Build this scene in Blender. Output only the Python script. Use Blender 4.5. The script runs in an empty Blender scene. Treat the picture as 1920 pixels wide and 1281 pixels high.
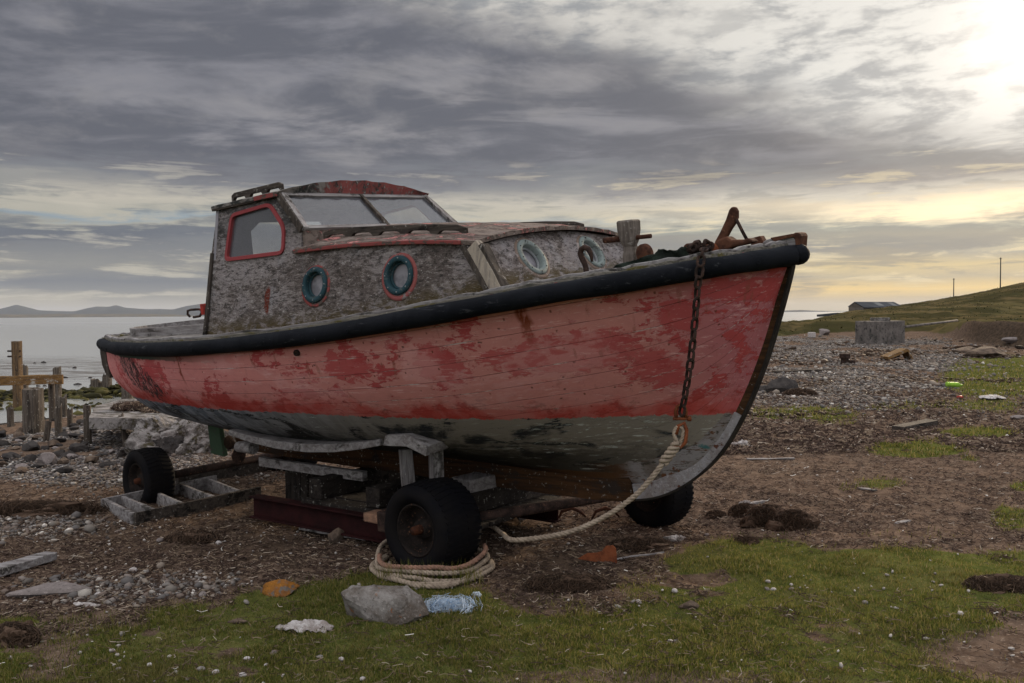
import bpy, bmesh, math, random
import numpy as np
from mathutils import Vector, Matrix, geometry
random.seed(7); rng = np.random.default_rng(7)
sc = bpy.context.scene
COL = sc.collection
PI = math.pi

# ------------------------------------------------------------------ camera
F = 1560.65; CZ = 1.45; TILT = math.atan((640.5-588)/F); ROLL = 0.0072
def ray(u, v):
    a_ = u-960; b_ = v-640.5
    a = a_ - b_*ROLL; b = b_ + a_*ROLL
    x = a/F; w = -b/F
    return Vector((x, math.cos(TILT)+w*math.sin(TILT), -math.sin(TILT)+w*math.cos(TILT)))
CAM = Vector((0, 0, CZ))
def at_depth(u, v, Y):
    r = ray(u, v); return CAM + r*(Y/r.y)
def at_z(u, v, z=0.0):
    r = ray(u, v); return CAM + r*((z-CZ)/r.z)
cd = bpy.data.cameras.new('camera'); cam = bpy.data.objects.new('camera', cd); COL.objects.link(cam)
fw = Vector((0, math.cos(TILT), -math.sin(TILT))); up0 = Vector((0, math.sin(TILT), math.cos(TILT))); rt0 = Vector((1, 0, 0))
rt = rt0*math.cos(ROLL) - up0*math.sin(ROLL); up = up0*math.cos(ROLL) + rt0*math.sin(ROLL)
cam.matrix_world = Matrix(((rt.x, up.x, -fw.x, 0), (rt.y, up.y, -fw.y, 0), (rt.z, up.z, -fw.z, CZ), (0, 0, 0, 1)))
cd.sensor_width = 36; cd.lens = F/1920*36; cd.clip_end = 40000; cd.clip_start = 0.05
sc.camera = cam

# ------------------------------------------------------------------ boat frame (x forward, y to port = away, z up)
PHI, TAU, RHO = 0.632, 0.028, 0.098
RB = Matrix.Rotation(-PHI, 3, 'Z') @ Matrix.Rotation(-TAU, 3, 'Y') @ Matrix.Rotation(RHO, 3, 'X')
OB = Vector((-3.849, 7.9, -0.236+CZ))
def b2w(p): return OB + RB @ Vector(p)
def w2b(p): return RB.transposed() @ (Vector(p)-OB)
def on_boat(u, v, yb):           # pixel ray meets the boat plane y = yb, in boat coordinates
    a = w2b(CAM); b = RB.transposed() @ ray(u, v)
    return a + b*((yb-a.y)/b.y)
def on_wall(u, v, k0=.86, k1=.2):
    a = w2b(CAM); b = RB.transposed() @ ray(u, v)
    return a + b*((-k0+k1*a.z-a.y)/(b.y-k1*b.z))

# ------------------------------------------------------------------ noise
def _h(i, j, s):
    n = (i*374761393 + j*668265263 + s*1442695041) & 0xFFFFFFFF
    n = ((n ^ (n >> 13)) * 1274126177) & 0xFFFFFFFF
    return ((n ^ (n >> 16)) & 0xFFFF)/65535.0
def vnoise(x, y, s=0):
    x = np.asarray(x, float); y = np.asarray(y, float)
    i = np.floor(x).astype(np.int64); j = np.floor(y).astype(np.int64)
    fx = x-i; fy = y-j; fx = fx*fx*(3-2*fx); fy = fy*fy*(3-2*fy)
    a = _h(i, j, s); b = _h(i+1, j, s); c = _h(i, j+1, s); d = _h(i+1, j+1, s)
    return (a*(1-fx)+b*fx)*(1-fy) + (c*(1-fx)+d*fx)*fy
def fbm(x, y, o=4, s=0):
    r = 0; a = .5
    for k in range(o):
        r = r + a*(vnoise(np.asarray(x)*2**k, np.asarray(y)*2**k, s+k*17)-.5); a *= .5
    return r
def sst(a, b, x):
    t = np.clip((np.asarray(x, float)-a)/(b-a), 0, 1); return t*t*(3-2*t)

# ------------------------------------------------------------------ terrain height
def gz(x, y, fine=True):
    x = np.asarray(x, float); y = np.asarray(y, float)
    s = (x+8)*.89 - (y-19.5)*.46
    s = s + 1.9*(1-sst(-5.5, -1.5, x))*sst(6, 12, y) + 1.6*fbm(x*.15, y*.15, 3, 5)
    z = np.where(s < 0, np.maximum(-.86 + s*.07, -3), np.interp(s, [0, 6, 9.5, 60], [-.86, -.2, 0, 0]))
    yy = np.maximum(y, 1); u = x/yy
    edge = np.interp(u, [.2, .33, .5, .56, .62, .8], [52, 50, 47, 36, 32, 30])
    bw_ = np.interp(u, [.3, .52, .55], [9, 7, 1.6])
    bank = sst(0, 1, (y-edge+2.5*fbm(x*.25, y*.25, 3, 9))/bw_) * sst(.2, .3, u)
    z = z + bank*(.85+.5*fbm(x*.08, y*.08, 3, 3) + np.interp(u, [.5, .58], [0, .05]) + .35*fbm(x*.5, y*.3, 3, 13))*sst(-1, 2, s)
    hs = np.interp(u, [.32, .365, .41, .468, .506, .57, .615, .8, 1.3], [0, .1, .95, 1.6, 2.3, 4.0, 5.4, 9.5, 15])
    z = z + .55*fbm(x*.11, y*.11, 4, 41)*sst(48, 70, y)*sst(.28, .4, u)*sst(0, 4, s)
    z = z + (.55*sst(60, 95, y)+.45*sst(95, 150, y))*hs*sst(0, 4, s)*(1+.25*fbm(x*.05, y*.05, 3, 21))
    if fine:
        k = np.interp(y, [2, 8, 20, 60], [1, 1, 1.6, 4])
        z = z + .07*fbm(x*.9, y*.9, 3, 1)*k + .05*fbm(x*4, y*4, 3, 2) + .018*fbm(x*17, y*17, 3, 31)
    return z
def GZ(x, y): return float(gz(x, y))
def on_ground(u, v):             # pixel ray meets the terrain
    r = ray(u, v); t0 = .5/r.y; p = CAM.copy(); t = t0
    while t < 260/r.y:
        q = CAM + r*t
        if q.z < 1.2 and q.z < GZ(q.x, q.y):
            lo, hi = t/1.01, t
            for _ in range(12):
                m = (lo+hi)/2; q = CAM+r*m
                if q.z < GZ(q.x, q.y): hi = m
                else: lo = m
            return CAM + r*hi
        t *= 1.01
    return q

# ------------------------------------------------------------------ objects
def tag(o, label=None, cat=None, group=None, kind=None):
    if label: o['label'] = label
    if cat: o['category'] = cat
    if group: o['group'] = group
    if kind: o['kind'] = kind
    return o
def empty(name, loc, label, cat, group=None, rz=0):
    o = bpy.data.objects.new(name, None); COL.objects.link(o)
    o.location = loc; o.rotation_euler = (0, 0, rz); o.empty_display_size = .1
    return tag(o, label, cat, group)
class MB:
    def __init__(s): s.v = []; s.f = []; s.uv = {}; s.sm = []
    def add(s, vs, fs, smooth=False):
        k = len(s.v); s.v += [tuple(p) for p in vs]; s.f += [tuple(i+k for i in f) for f in fs]; s.sm += [smooth]*len(fs)
        return s
    def box(s, c, d, M=None):
        M = M or Matrix.Identity(3); c = Vector(c)
        vs = [c + M @ Vector((sx*d[0]/2, sy*d[1]/2, sz*d[2]/2)) for sx in (-1, 1) for sy in (-1, 1) for sz in (-1, 1)]
        return s.add(vs, [(0, 1, 3, 2), (4, 6, 7, 5), (0, 4, 5, 1), (2, 3, 7, 6), (0, 2, 6, 4), (1, 5, 7, 3)])
    def beam(s, a, b, w, h, upv=(0, 0, 1), nseg=1, jit=0.0):
        a = Vector(a); b = Vector(b); d = (b-a); L = d.length; d.normalize(); upv = Vector(upv)
        sd = d.cross(upv).normalized(); u2 = sd.cross(d).normalized(); vs = []; fs = []
        for i in range(nseg+1):
            c = a + d*(L*i/nseg)
            for (p, q) in ((-1, -1), (1, -1), (1, 1), (-1, 1)):
                j = Vector((random.uniform(-jit, jit), random.uniform(-jit, jit), random.uniform(-jit, jit)))
                vs.append(c + sd*p*w/2 + u2*q*h/2 + j)
        for i in range(nseg):
            for k in range(4): fs.append((i*4+k, i*4+(k+1) % 4, i*4+4+(k+1) % 4, i*4+4+k))
        fs += [(3, 2, 1, 0), tuple(nseg*4+k for k in range(4))]
        return s.add(vs, fs)
    def tube(s, pts, r, n=10, closed=False, cap=True, smooth=True):
        pts = [Vector(p) for p in pts]; m = len(pts); rs = r if hasattr(r, '__len__') else [r]*m
        vs = []; fs = []; prev = None
        for i, p in enumerate(pts):
            if closed: t = pts[(i+1) % m]-pts[i-1]
            else: t = pts[min(i+1, m-1)]-pts[max(i-1, 0)]
            if t.length < 1e-9: t = Vector((0, 0, 1))
            t.normalize()
            if prev is None:
                nn = t.orthogonal().normalized()
            else:
                nn = (prev - t*prev.dot(t))
                nn = nn.normalized() if nn.length > 1e-6 else t.orthogonal().normalized()
            prev = nn; bb = t.cross(nn)
            for k in range(n):
                a = 2*PI*k/n; vs.append(p + (nn*math.cos(a)+bb*math.sin(a))*rs[i])
        for i in range(m if closed else m-1):
            j = (i+1) % m
            for k in range(n): fs.append((i*n+k, i*n+(k+1) % n, j*n+(k+1) % n, j*n+k))
        s.add(vs, fs, smooth)
        if cap and not closed:
            k0 = len(s.v)-len(vs)
            s.f.append(tuple(k0+k for k in reversed(range(n)))); s.sm.append(False)
            s.f.append(tuple(k0+(m-1)*n+k for k in range(n))); s.sm.append(False)
        return s
    def lathe(s, prof, c, ax, n=32, smooth=True, closed=False):   # prof: (radius, along axis)
        ax = Vector(ax).normalized(); e1 = ax.orthogonal().normalized(); e2 = ax.cross(e1); c = Vector(c); m = len(prof)
        vs = [c + ax*h + (e1*math.cos(2*PI*k/n)+e2*math.sin(2*PI*k/n))*r for (r, h) in prof for k in range(n)]
        fs = []
        for i in range(m if closed else m-1):
            j = (i+1) % m
            for k in range(n): fs.append((i*n+k, i*n+(k+1) % n, j*n+(k+1) % n, j*n+k))
        return s.add(vs, fs, smooth)
    def panel(s, outer, holes, fn, back):     # flat panel with holes; fn maps 2d -> 3d, back = thickness vector
        back = Vector(back); loops = [outer]+list(holes)
        tri = geometry.tessellate_polygon([[Vector((p[0], p[1], 0)) for p in l] for l in loops])
        flat = [p for l in loops for p in l]; n = len(flat)
        vs = [Vector(fn(*p)) for p in flat]; vs = vs + [p+back for p in vs]
        fs = [tuple(t) for t in tri] + [tuple(i+n for i in reversed(t)) for t in tri]
        k = 0
        for l in loops:
            m = len(l)
            for i in range(m): a = k+i; b = k+(i+1) % m; fs.append((a, b, b+n, a+n))
            k += m
        return s.add(vs, fs)
    def build(s, name, mat, parent=None, bevel=0, rough=0, sub=0, off=None, weld=False):
        me = bpy.data.meshes.new(name); me.from_pydata(s.v, [], s.f)
        me.polygons.foreach_set('use_smooth', s.sm)
        bm = bmesh.new(); bm.from_mesh(me)
        if weld: bmesh.ops.remove_doubles(bm, verts=bm.verts, dist=1e-5)
        if rough:
            bmesh.ops.triangulate(bm, faces=[f for f in bm.faces if len(f.verts) > 4])
            for _ in range(sub): bmesh.ops.subdivide_edges(bm, edges=[e for e in bm.edges if e.calc_length() > rough*4], cuts=1, use_grid_fill=True)
            for v in bm.verts:
                p = v.co*18; q = Vector((float(vnoise(p.x+p.z*2.1, p.y+p.z, 1)), float(vnoise(p.x+p.y, p.z*1.7, 2)), float(vnoise(p.y-p.z, p.x*1.3, 3))))-Vector((.5, .5, .5))
                v.co += q*rough*2
        bmesh.ops.recalc_face_normals(bm, faces=bm.faces)
        bm.to_mesh(me); bm.free()
        me.materials.append(mat)
        o = bpy.data.objects.new(name, me); COL.objects.link(o)
        if parent is not None:
            o.parent = parent
            if off is not None: o.location = off
        if bevel:
            b = o.modifiers.new('bevel', 'BEVEL'); b.width = bevel; b.segments = 2; b.limit_method = 'ANGLE'; b.angle_limit = .6
        return o
def fast_mesh(name, verts, faces, mat, parent=None, smooth=False, nper=3):
    me = bpy.data.meshes.new(name); verts = np.asarray(verts, np.float32); faces = np.asarray(faces, np.int32)
    me.vertices.add(len(verts)); me.vertices.foreach_set('co', verts.ravel())
    nf = len(faces); me.loops.add(nf*nper); me.polygons.add(nf)
    me.loops.foreach_set('vertex_index', faces.ravel())
    me.polygons.foreach_set('loop_start', np.arange(0, nf*nper, nper, dtype=np.int32))
    me.polygons.foreach_set('loop_total', np.full(nf, nper, np.int32))
    me.polygons.foreach_set('use_smooth', np.full(nf, smooth, bool))
    me.update(); me.validate()
    me.materials.append(mat)
    o = bpy.data.objects.new(name, me); COL.objects.link(o)
    if parent is not None: o.parent = parent
    return o

# ------------------------------------------------------------------ material helper
def lin(r, g, b):
    f = lambda c: (c/12.92 if c <= .04045 else ((c+.055)/1.055)**2.4)
    return (f(r/255), f(g/255), f(b/255), 1)
class NT:
    def __init__(s, tree): s.t = tree; s.n = tree.nodes; s.l = tree.links
    def new(s, ty, **kw):
        n = s.n.new(ty)
        for k, v in kw.items(): setattr(n, k, v)
        return n
    def put(s, sock, v):
        if v is None: return
        if isinstance(v, bpy.types.NodeSocket): s.l.new(v, sock)
        elif hasattr(v, '__len__') and sock.type == 'RGBA': sock.default_value = tuple(v) if len(v) == 4 else tuple(v)+(1,)
        else: sock.default_value = v
    def m(s, op, a, b=None, c=None, clamp=False):
        n = s.new('ShaderNodeMath', operation=op, use_clamp=clamp)
        for i, q in enumerate((a, b, c)):
            if q is not None: s.put(n.inputs[i], q)
        return n.outputs[0]
    def vm(s, op, a, b=None):
        n = s.new('ShaderNodeVectorMath', operation=op); s.put(n.inputs[0], a)
        if b is not None: s.put(n.inputs[1], b)
        return n.outputs[0]
    def mix(s, f, a, b, mode='MIX'):
        n = s.new('ShaderNodeMix', data_type='RGBA', blend_type=mode, clamp_factor=True)
        s.put(n.inputs[0], f); s.put(n.inputs[6], a); s.put(n.inputs[7], b); return n.outputs[2]
    def ramp(s, f, stops, interp='LINEAR'):
        n = s.new('ShaderNodeValToRGB'); r = n.color_ramp; r.interpolation = interp
        while len(r.elements) < len(stops): r.elements.new(.5)
        for e, (p, c) in zip(r.elements, stops):
            e.position = p; e.color = c if hasattr(c, '__len__') else (c, c, c, 1)
        s.put(n.inputs[0], f); return n.outputs[0]
    def step(s, f, a, b):       # smoothstep a..b
        n = s.new('ShaderNodeMapRange', interpolation_type='SMOOTHSTEP'); s.put(n.inputs[0], f)
        n.inputs[1].default_value = a; n.inputs[2].default_value = b; return n.outputs[0]
    def noise(s, vec, scale=5, detail=5, rough=.6, dist=0, out=0):
        n = s.new('ShaderNodeTexNoise'); s.put(n.inputs['Vector'], vec); n.inputs['Scale'].default_value = scale
        n.inputs['Detail'].default_value = detail; n.inputs['Roughness'].default_value = rough; n.inputs['Distortion'].default_value = dist
        return n.outputs[out]
    def voro(s, vec, scale=5, feature='F1', out=0, rnd=1):
        n = s.new('ShaderNodeTexVoronoi', feature=feature); s.put(n.inputs['Vector'], vec); n.inputs['Scale'].default_value = scale
        n.inputs['Randomness'].default_value = rnd; return n.outputs[out]
    def scale(s, vec, sx, sy, sz, loc=(0, 0, 0), rot=(0, 0, 0)):
        n = s.new('ShaderNodeMapping'); s.put(n.inputs[0], vec); n.inputs['Scale'].default_value = (sx, sy, sz)
        n.inputs['Location'].default_value = loc; n.inputs['Rotation'].default_value = rot; return n.outputs[0]
    def sep(s, vec):
        n = s.new('ShaderNodeSeparateXYZ'); s.put(n.inputs[0], vec); return n.outputs
    def comb(s, x, y, z):
        n = s.new('ShaderNodeCombineXYZ')
        for i, q in enumerate((x, y, z)): s.put(n.inputs[i], q)
        return n.outputs[0]
    def bump(s, h, strength=.5, dist=.01, normal=None):
        n = s.new('ShaderNodeBump'); s.put(n.inputs['Height'], h); n.inputs['Strength'].default_value = strength; n.inputs['Distance'].default_value = dist
        if normal is not None: s.put(n.inputs['Normal'], normal)
        return n.outputs[0]
def new_mat(name, fn):
    m = bpy.data.materials.new(name); m.use_nodes = True; t = NT(m.node_tree)
    b = m.node_tree.nodes['Principled BSDF']; b.inputs['Roughness'].default_value = .8
    b.inputs['Specular IOR Level'].default_value = .05
    tc = t.new('ShaderNodeTexCoord'); t.obj = tc.outputs['Object']; t.gen = tc.outputs['Generated']; t.uvc = tc.outputs['UV']
    t.b = b
    fn(t, b); return m
def setb(t, b, col=None, rough=None, normal=None, metal=None):
    if col is not None: t.put(b.inputs['Base Color'], col)
    if rough is not None: t.put(b.inputs['Roughness'], rough)
    if normal is not None: t.put(b.inputs['Normal'], normal)
    if metal is not None: t.put(b.inputs['Metallic'], metal)
# ------------------------------------------------------------------ world: Nishita sky with a procedural cloud deck
SUN_AZ, SUN_EL = math.radians(32), math.radians(16)
w = bpy.data.worlds.new('World'); sc.world = w; w.use_nodes = True
t = NT(w.node_tree); w.node_tree.nodes.clear()
tc = t.new('ShaderNodeTexCoord'); d = tc.outputs['Generated']
X, Y, Z = t.sep(d)[:3]
az = t.m('ARCTAN2', X, Y); el = t.m('ARCSINE', Z)
zz = t.m('ADD', t.m('MAXIMUM', Z, 0), .07)
P = t.comb(t.m('DIVIDE', X, zz), t.m('DIVIDE', Y, zz), 0)            # a flat cloud layer seen in perspective
Pr = t.scale(P, .55, 1.0, 1, (3.1, 7.7, 0), (0, 0, .5))
n1 = t.noise(Pr, .55, 5, .55, .25)
n2 = t.noise(t.scale(P, 1.0, 1.5, 1, (9, 2, 4), (0, 0, .35)), 1.5, 6, .62, .4)
AE = t.comb(az, t.m('MULTIPLY', el, 6.0), 0)
n3 = t.noise(t.scale(AE, 1, 1, 1, (2, 5, 1)), 3.2, 5, .6, .35)        # long flat streaks
n4 = t.noise(t.comb(t.m('MULTIPLY', az, 1.0), t.m('MULTIPLY', el, 2.2), 3), 9, 7, .62, .2)   # ripple
n5 = t.noise(t.scale(AE, 1, 1, 1, (7, 1, 4)), 1.1, 3, .5, .2)
def cen(n): return t.m('SUBTRACT', n, .5)
n7_ = t.noise(t.comb(t.m('MULTIPLY', az, 1.6), t.m('MULTIPLY', el, 16.0), 4), 4.5, 6, .66, .5)
n6_ = t.noise(t.comb(t.m('MULTIPLY', az, 1.1), t.m('MULTIPLY', el, 3.4), 9), 13, 7, .62, .15)
warp = t.m('ADD', t.m('MULTIPLY', cen(n3), .07), t.m('ADD', t.m('MULTIPLY', cen(n4), .03), t.m('MULTIPLY', cen(n7_), .035)))
warp = t.m('ADD', warp, t.m('MULTIPLY', cen(n5), .05))
e2 = t.m('ADD', el, t.m('MULTIPLY', warp, t.step(el, 0.0, .10)))
f = t.m('DIVIDE', e2, .20, clamp=True)
L = t.ramp(f, [(0, lin(172, 166, 156)), (.10, lin(178, 172, 158)), (.18, lin(130, 133, 138)), (.25, lin(172, 167, 155)), (.34, lin(138, 138, 138)), (.42, lin(112, 116, 124)), (.49, lin(108, 113, 123)), (.53, lin(170, 168, 160)),
               (.56, lin(152, 168, 182)), (.60, lin(196, 190, 176)), (.69, lin(190, 184, 172)), (.75, lin(130, 131, 136)), (.83, lin(110, 111, 119)), (1, lin(112, 113, 121))])
R = t.ramp(f, [(0, lin(204, 188, 154)), (.07, lin(206, 186, 148)), (.13, lin(240, 208, 140)), (.2, lin(190, 178, 152)), (.27, lin(216, 196, 150)), (.33, lin(172, 168, 156)), (.40, lin(206, 196, 168)), (.48, lin(176, 180, 168)),
               (.56, lin(184, 186, 176)), (.62, lin(208, 200, 182)), (.70, lin(216, 208, 194)), (.77, lin(160, 156, 154)), (.85, lin(108, 109, 116)), (1, lin(122, 122, 128))])
low = t.mix(t.step(t.m('ADD', az, t.m('MULTIPLY', cen(n5), .25)), -.18, .42), L, R)
# streak contrast inside the lower deck
str_ = t.step(t.m('ADD', n3, t.m('ADD', t.m('MULTIPLY', cen(n4), .5), t.m('MULTIPLY', cen(n7_), .8))), .40, .58)
low = t.mix(t.m('MULTIPLY', t.m('SUBTRACT', 1, str_), t.m('MULTIPLY', t.step(el, .005, .03), .62)), low, lin(122, 126, 132))
cre = t.m('MULTIPLY', t.step(t.m('ADD', n7_, t.m('MULTIPLY', cen(n4), .4)), .54, .66), t.m('MULTIPLY', t.step(el, .0, .02), .55))
low = t.mix(cre, low, t.mix(t.step(az, -.2, .4), lin(198, 192, 178), lin(240, 222, 182)))
# upper deck
dark = t.mix(t.step(n2, .42, .68), lin(101, 103, 112), lin(134, 134, 141))
dark = t.mix(t.m('MULTIPLY', t.step(n4, .5, .75), .55), dark, lin(150, 148, 150))
bright = t.mix(t.step(t.m('ADD', n2, t.m('MULTIPLY', cen(n6_), .9)), .34, .60), lin(152, 154, 157), lin(208, 204, 197))
sund = Vector((math.sin(SUN_AZ)*math.cos(SUN_EL), math.cos(SUN_AZ)*math.cos(SUN_EL), math.sin(SUN_EL)))
n = t.new('ShaderNodeVectorMath', operation='DOT_PRODUCT'); t.put(n.inputs[0], d); n.inputs[1].default_value = sund
ang = t.m('ARCCOSINE', t.m('MINIMUM', n.outputs[1], 1))
near = t.m('EXPONENT', t.m('MULTIPLY', t.m('POWER', t.m('DIVIDE', ang, .34), 2), -1))
bright = t.mix(near, bright, t.mix(t.step(t.m('ADD', n6_, t.m('MULTIPLY', cen(n4), .6)), .36, .58), (.47, .475, .48, 1), (.90, .88, .83, 1)))
edge = t.m('SUBTRACT', .315, t.m('MULTIPLY', az, .30))
edge = t.m('ADD', edge, t.m('MULTIPLY', cen(n1), .16))
edge = t.m('ADD', edge, t.m('MULTIPLY', cen(n4), .09))
g = t.step(t.m('SUBTRACT', el, edge), -.035, .05)
# pale tears in the dark deck
tear = t.step(t.m('ADD', n1, t.m('MULTIPLY', cen(n2), .5)), .56, .74)
dark = t.mix(t.m('MULTIPLY', tear, .6), dark, lin(158, 155, 156))
upper = t.mix(g, dark, bright)
c = t.mix(t.step(e2, .155, .185), low, upper)
# the veiled sun and its warm glow
glow = t.m('EXPONENT', t.m('MULTIPLY', t.m('POWER', t.m('DIVIDE', ang, .062), 2), -1))
c = t.mix(t.m('MULTIPLY', glow, .8), c, (1.6, 1.5, 1.35, 1))
wide = t.m('EXPONENT', t.m('MULTIPLY', t.m('POWER', t.m('DIVIDE', ang, .40), 2), -1))
c = t.mix(t.m('MULTIPLY', wide, .05), c, (1.0, .9, .72, 1))
# overhead and behind: even grey deck
back = t.mix(t.step(n1, .3, .7), (.95, .97, 1.03, 1), (1.2, 1.2, 1.24, 1))
back = t.mix(t.step(el, .10, .75), t.mix(.38, back, (.25, .26, .29, 1)), t.mix(.42, back, (2.1, 2.1, 2.2, 1)))
beh = t.m('MAXIMUM', t.step(el, .42, .75), t.step(Y, .35, -.2))
c = t.mix(beh, c, back)
c = t.mix(t.step(Z, 0.0, -.03), c, lin(120, 118, 112))
bg1 = t.new('ShaderNodeBackground'); t.put(bg1.inputs[0], c); bg1.inputs[1].default_value = 1.0
sky = t.new('ShaderNodeTexSky', sky_type='NISHITA'); sky.sun_disc = False; sky.sun_elevation = SUN_EL; sky.sun_rotation = SUN_AZ; sky.dust_density = 2.0
bg2 = t.new('ShaderNodeBackground'); t.put(bg2.inputs[0], sky.outputs[0]); bg2.inputs[1].default_value = .05
# thin gaps in the deck let the clear sky through
gap = t.m('MULTIPLY', t.m('MULTIPLY', t.step(e2, .09, .115), t.step(e2, .14, .12)), .5)
ms = t.new('ShaderNodeMixShader'); t.put(ms.inputs[0], t.m('ADD', t.m('MULTIPLY', gap, .5), .04)); t.l.new(bg1.outputs[0], ms.inputs[1]); t.l.new(bg2.outputs[0], ms.inputs[2])
ow = t.new('ShaderNodeOutputWorld'); t.l.new(ms.outputs[0], ow.inputs[0])
w.cycles.sampling_method = 'MANUAL'; w.cycles.sample_map_resolution = 1024

sl = bpy.data.lights.new('sun', 'SUN'); sl.energy = 4.0; sl.angle = math.radians(11); sl.color = (1, .80, .56)
so = bpy.data.objects.new('sun', sl); COL.objects.link(so); so.rotation_euler = sund.to_track_quat('Z', 'Y').to_euler(); so.location = (6, 10, 6)

sc.view_settings.view_transform = 'Standard'; sc.view_settings.look = 'None'; sc.view_settings.gamma = 1; sc.view_settings.exposure = 0
sc.cycles.use_denoising = True; sc.cycles.max_bounces = 5; sc.cycles.diffuse_bounces = 2; sc.cycles.glossy_bounces = 3; sc.cycles.transparent_max_bounces = 10
sc.cycles.volume_bounces = 0; sc.cycles.volume_step_rate = 10; sc.cycles.sample_clamp_indirect = 3

# ------------------------------------------------------------------ materials
def M_hull(t, b):
    x, y, z = t.sep(t.obj)[:3]
    U, V = t.sep(t.uvc)[:2]                                   # V runs across the strakes
    o = t.scale(t.obj, 1, 1, 1)
    nb = t.noise(t.scale(t.obj, .8, .8, 1.2), 2.6, 7, .62, .6)
    nf = t.noise(t.scale(t.obj, 1.0, 1.0, 2.2), 11, 8, .7, .3)
    nh = t.noise(t.scale(t.obj, .25, 1, 3), 30, 6, .7)
    fwdp = t.step(x, 1.2, 5.0)
    pink = t.mix(fwdp, (.60, .225, .215, 1), (.49, .205, .18, 1))
    red = t.mix(fwdp, (.44, .075, .078, 1), (.37, .064, .064, 1))
    purple = t.mix(t.step(x, 5.75, 6.3), pink, (.37, .125, .135, 1))
    patch = t.step(t.m('ADD', nb, t.m('MULTIPLY', cen2(t, nf), .65)), .566, .580)
    big = None                                             # the larger islands where the older red coat still holds
    for (px_, pz_, rx_, rz_) in [(4.91, -0.09, 0.17, 0.14), (5.56, -0.08, 0.42, 0.1), (5.89, -0.17, 0.13, 0.13), (5.63, 0.0, 0.3, 0.06), (4.3, -0.08, 0.2, 0.1), (6.33, 0.18, 0.22, 0.07), (6.05, 0.09, 0.1, 0.1), (2.12, -0.13, 0.15, 0.12)]:
        e_ = t.m('ADD', t.m('POWER', t.m('DIVIDE', t.m('SUBTRACT', x, px_), rx_), 2), t.m('POWER', t.m('DIVIDE', t.m('SUBTRACT', z, pz_), rz_), 2))
        big = e_ if big is None else t.m('MINIMUM', big, e_)
    bign = t.m('ADD', big, t.m('ADD', t.m('MULTIPLY', cen2(t, nb), 3.2), t.m('MULTIPLY', cen2(t, nf), 4.2)))
    patch = t.m('MAXIMUM', patch, t.m('MULTIPLY', t.step(bign, .80, .55), .85))
    c = t.mix(patch, purple, red)
    lp = t.step(t.m('ADD', t.noise(t.scale(t.obj, .6, .6, 1.0, (4, 1, 2)), 1.9, 6, .6, .4), t.m('MULTIPLY', cen2(t, nf), .3)), .55, .60)
    c = t.mix(t.m('MULTIPLY', lp, .5), c, (.62, .32, .30, 1))
    scf = t.step(t.noise(t.scale(t.obj, .25, 1, 3.5, (2, 2, 6)), 18, 6, .75), .585, .61); c = t.mix(t.m('MULTIPLY', scf, .45), c, (.66, .42, .40, 1))
    rst = t.m('MULTIPLY', t.step(t.noise(t.scale(t.obj, 4, 4, .35, (5, 1, 2)), 5, 5, .6), .60, .68), t.step(nb, .42, .55)); c = t.mix(t.m('MULTIPLY', rst, .5), c, (.20, .075, .05, 1))
    c = t.mix(t.m('MULTIPLY', t.step(nf, .35, .75), .35), c, t.mix(.5, c, (.12, .05, .05, 1)))
    c = t.mix(t.m('MULTIPLY', t.step(t.noise(t.obj, 1.1, 3, .5), .5, .7), .25), c, (.52, .20, .20, 1))
    # small flakes to bare dark wood, denser towards the waterline and along seams
    fr = t.m('FRACT', t.m('MULTIPLY', V, 15)); seam = t.m('ABSOLUTE', t.m('SUBTRACT', fr, .5))   # .5 at the seam
    seamn = t.m('ADD', seam, t.m('MULTIPLY', cen2(t, t.noise(t.scale(t.obj, 1, 1, 1), 14, 4, .6)), .04))
    seaml = t.step(seamn, .482, .496)
    brk = t.step(t.noise(t.scale(t.obj, .9, 1, 2), 3.2, 5, .6), .50, .60)
    c = t.mix(t.m('MULTIPLY', seaml, .62), c, (.085, .03, .026, 1))
    chip = t.m('MULTIPLY', t.step(seamn, .455, .478), t.m('MULTIPLY', brk, t.step(nh, .50, .55)))
    c = t.mix(t.m('MULTIPLY', chip, .9), c, (.58, .48, .45, 1))
    nk = t.noise(t.scale(t.obj, .6, 1, 1.5, (3, 3, 3)), 22, 8, .75, .8)
    bare = t.m('MULTIPLY', t.step(nk, .655, .665), t.step(t.noise(t.obj, 1.7, 4, .6), .48, .56)); c = t.mix(bare, c, (.055, .040, .034, 1))
    nail = t.m('MULTIPLY', t.step(t.m('ABSOLUTE', t.m('SUBTRACT', t.m('FRACT', t.m('MULTIPLY', x, 4.6)), .5)), .030, .012), t.step(t.m('ABSOLUTE', t.m('SUBTRACT', fr, .22)), .09, .04)); c = t.mix(t.m('MULTIPLY', t.m('MULTIPLY', nail, t.step(t.noise(t.obj, 6, 3, .6), .50, .56)), .8), c, (.10, .035, .020, 1))
    sp = t.step(t.voro(t.scale(t.obj, .8, 1, 1.3), 15, 'F1'), .13, .07)
    spm = t.m('MULTIPLY', sp, t.step(t.noise(t.obj, 3.1, 3, .5), .50, .62))
    c = t.mix(t.m('MULTIPLY', spm, .8), c, (.055, .035, .03, 1))
    # boot-top: the red stops at a slightly bowed line
    wl = t.m('ADD', t.m('MULTIPLY', t.m('POWER', t.m('DIVIDE', t.m('SUBTRACT', x, 3.4), 3.0), 2), -.075), -.395)
    wl = t.m('ADD', wl, t.m('MULTIPLY', cen2(t, t.noise(t.scale(t.obj, 1, 1, .4), 16, 8, .75)), .075))
    dz = t.m('SUBTRACT', z, wl)
    worn = t.m('MULTIPLY', t.step(dz, .19, .0), t.step(t.m('ADD', nf, t.m('MULTIPLY', cen2(t, nb), .6)), .50, .60))
    c = t.mix(t.m('MULTIPLY', worn, .75), c, (.095, .045, .035, 1))
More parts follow.
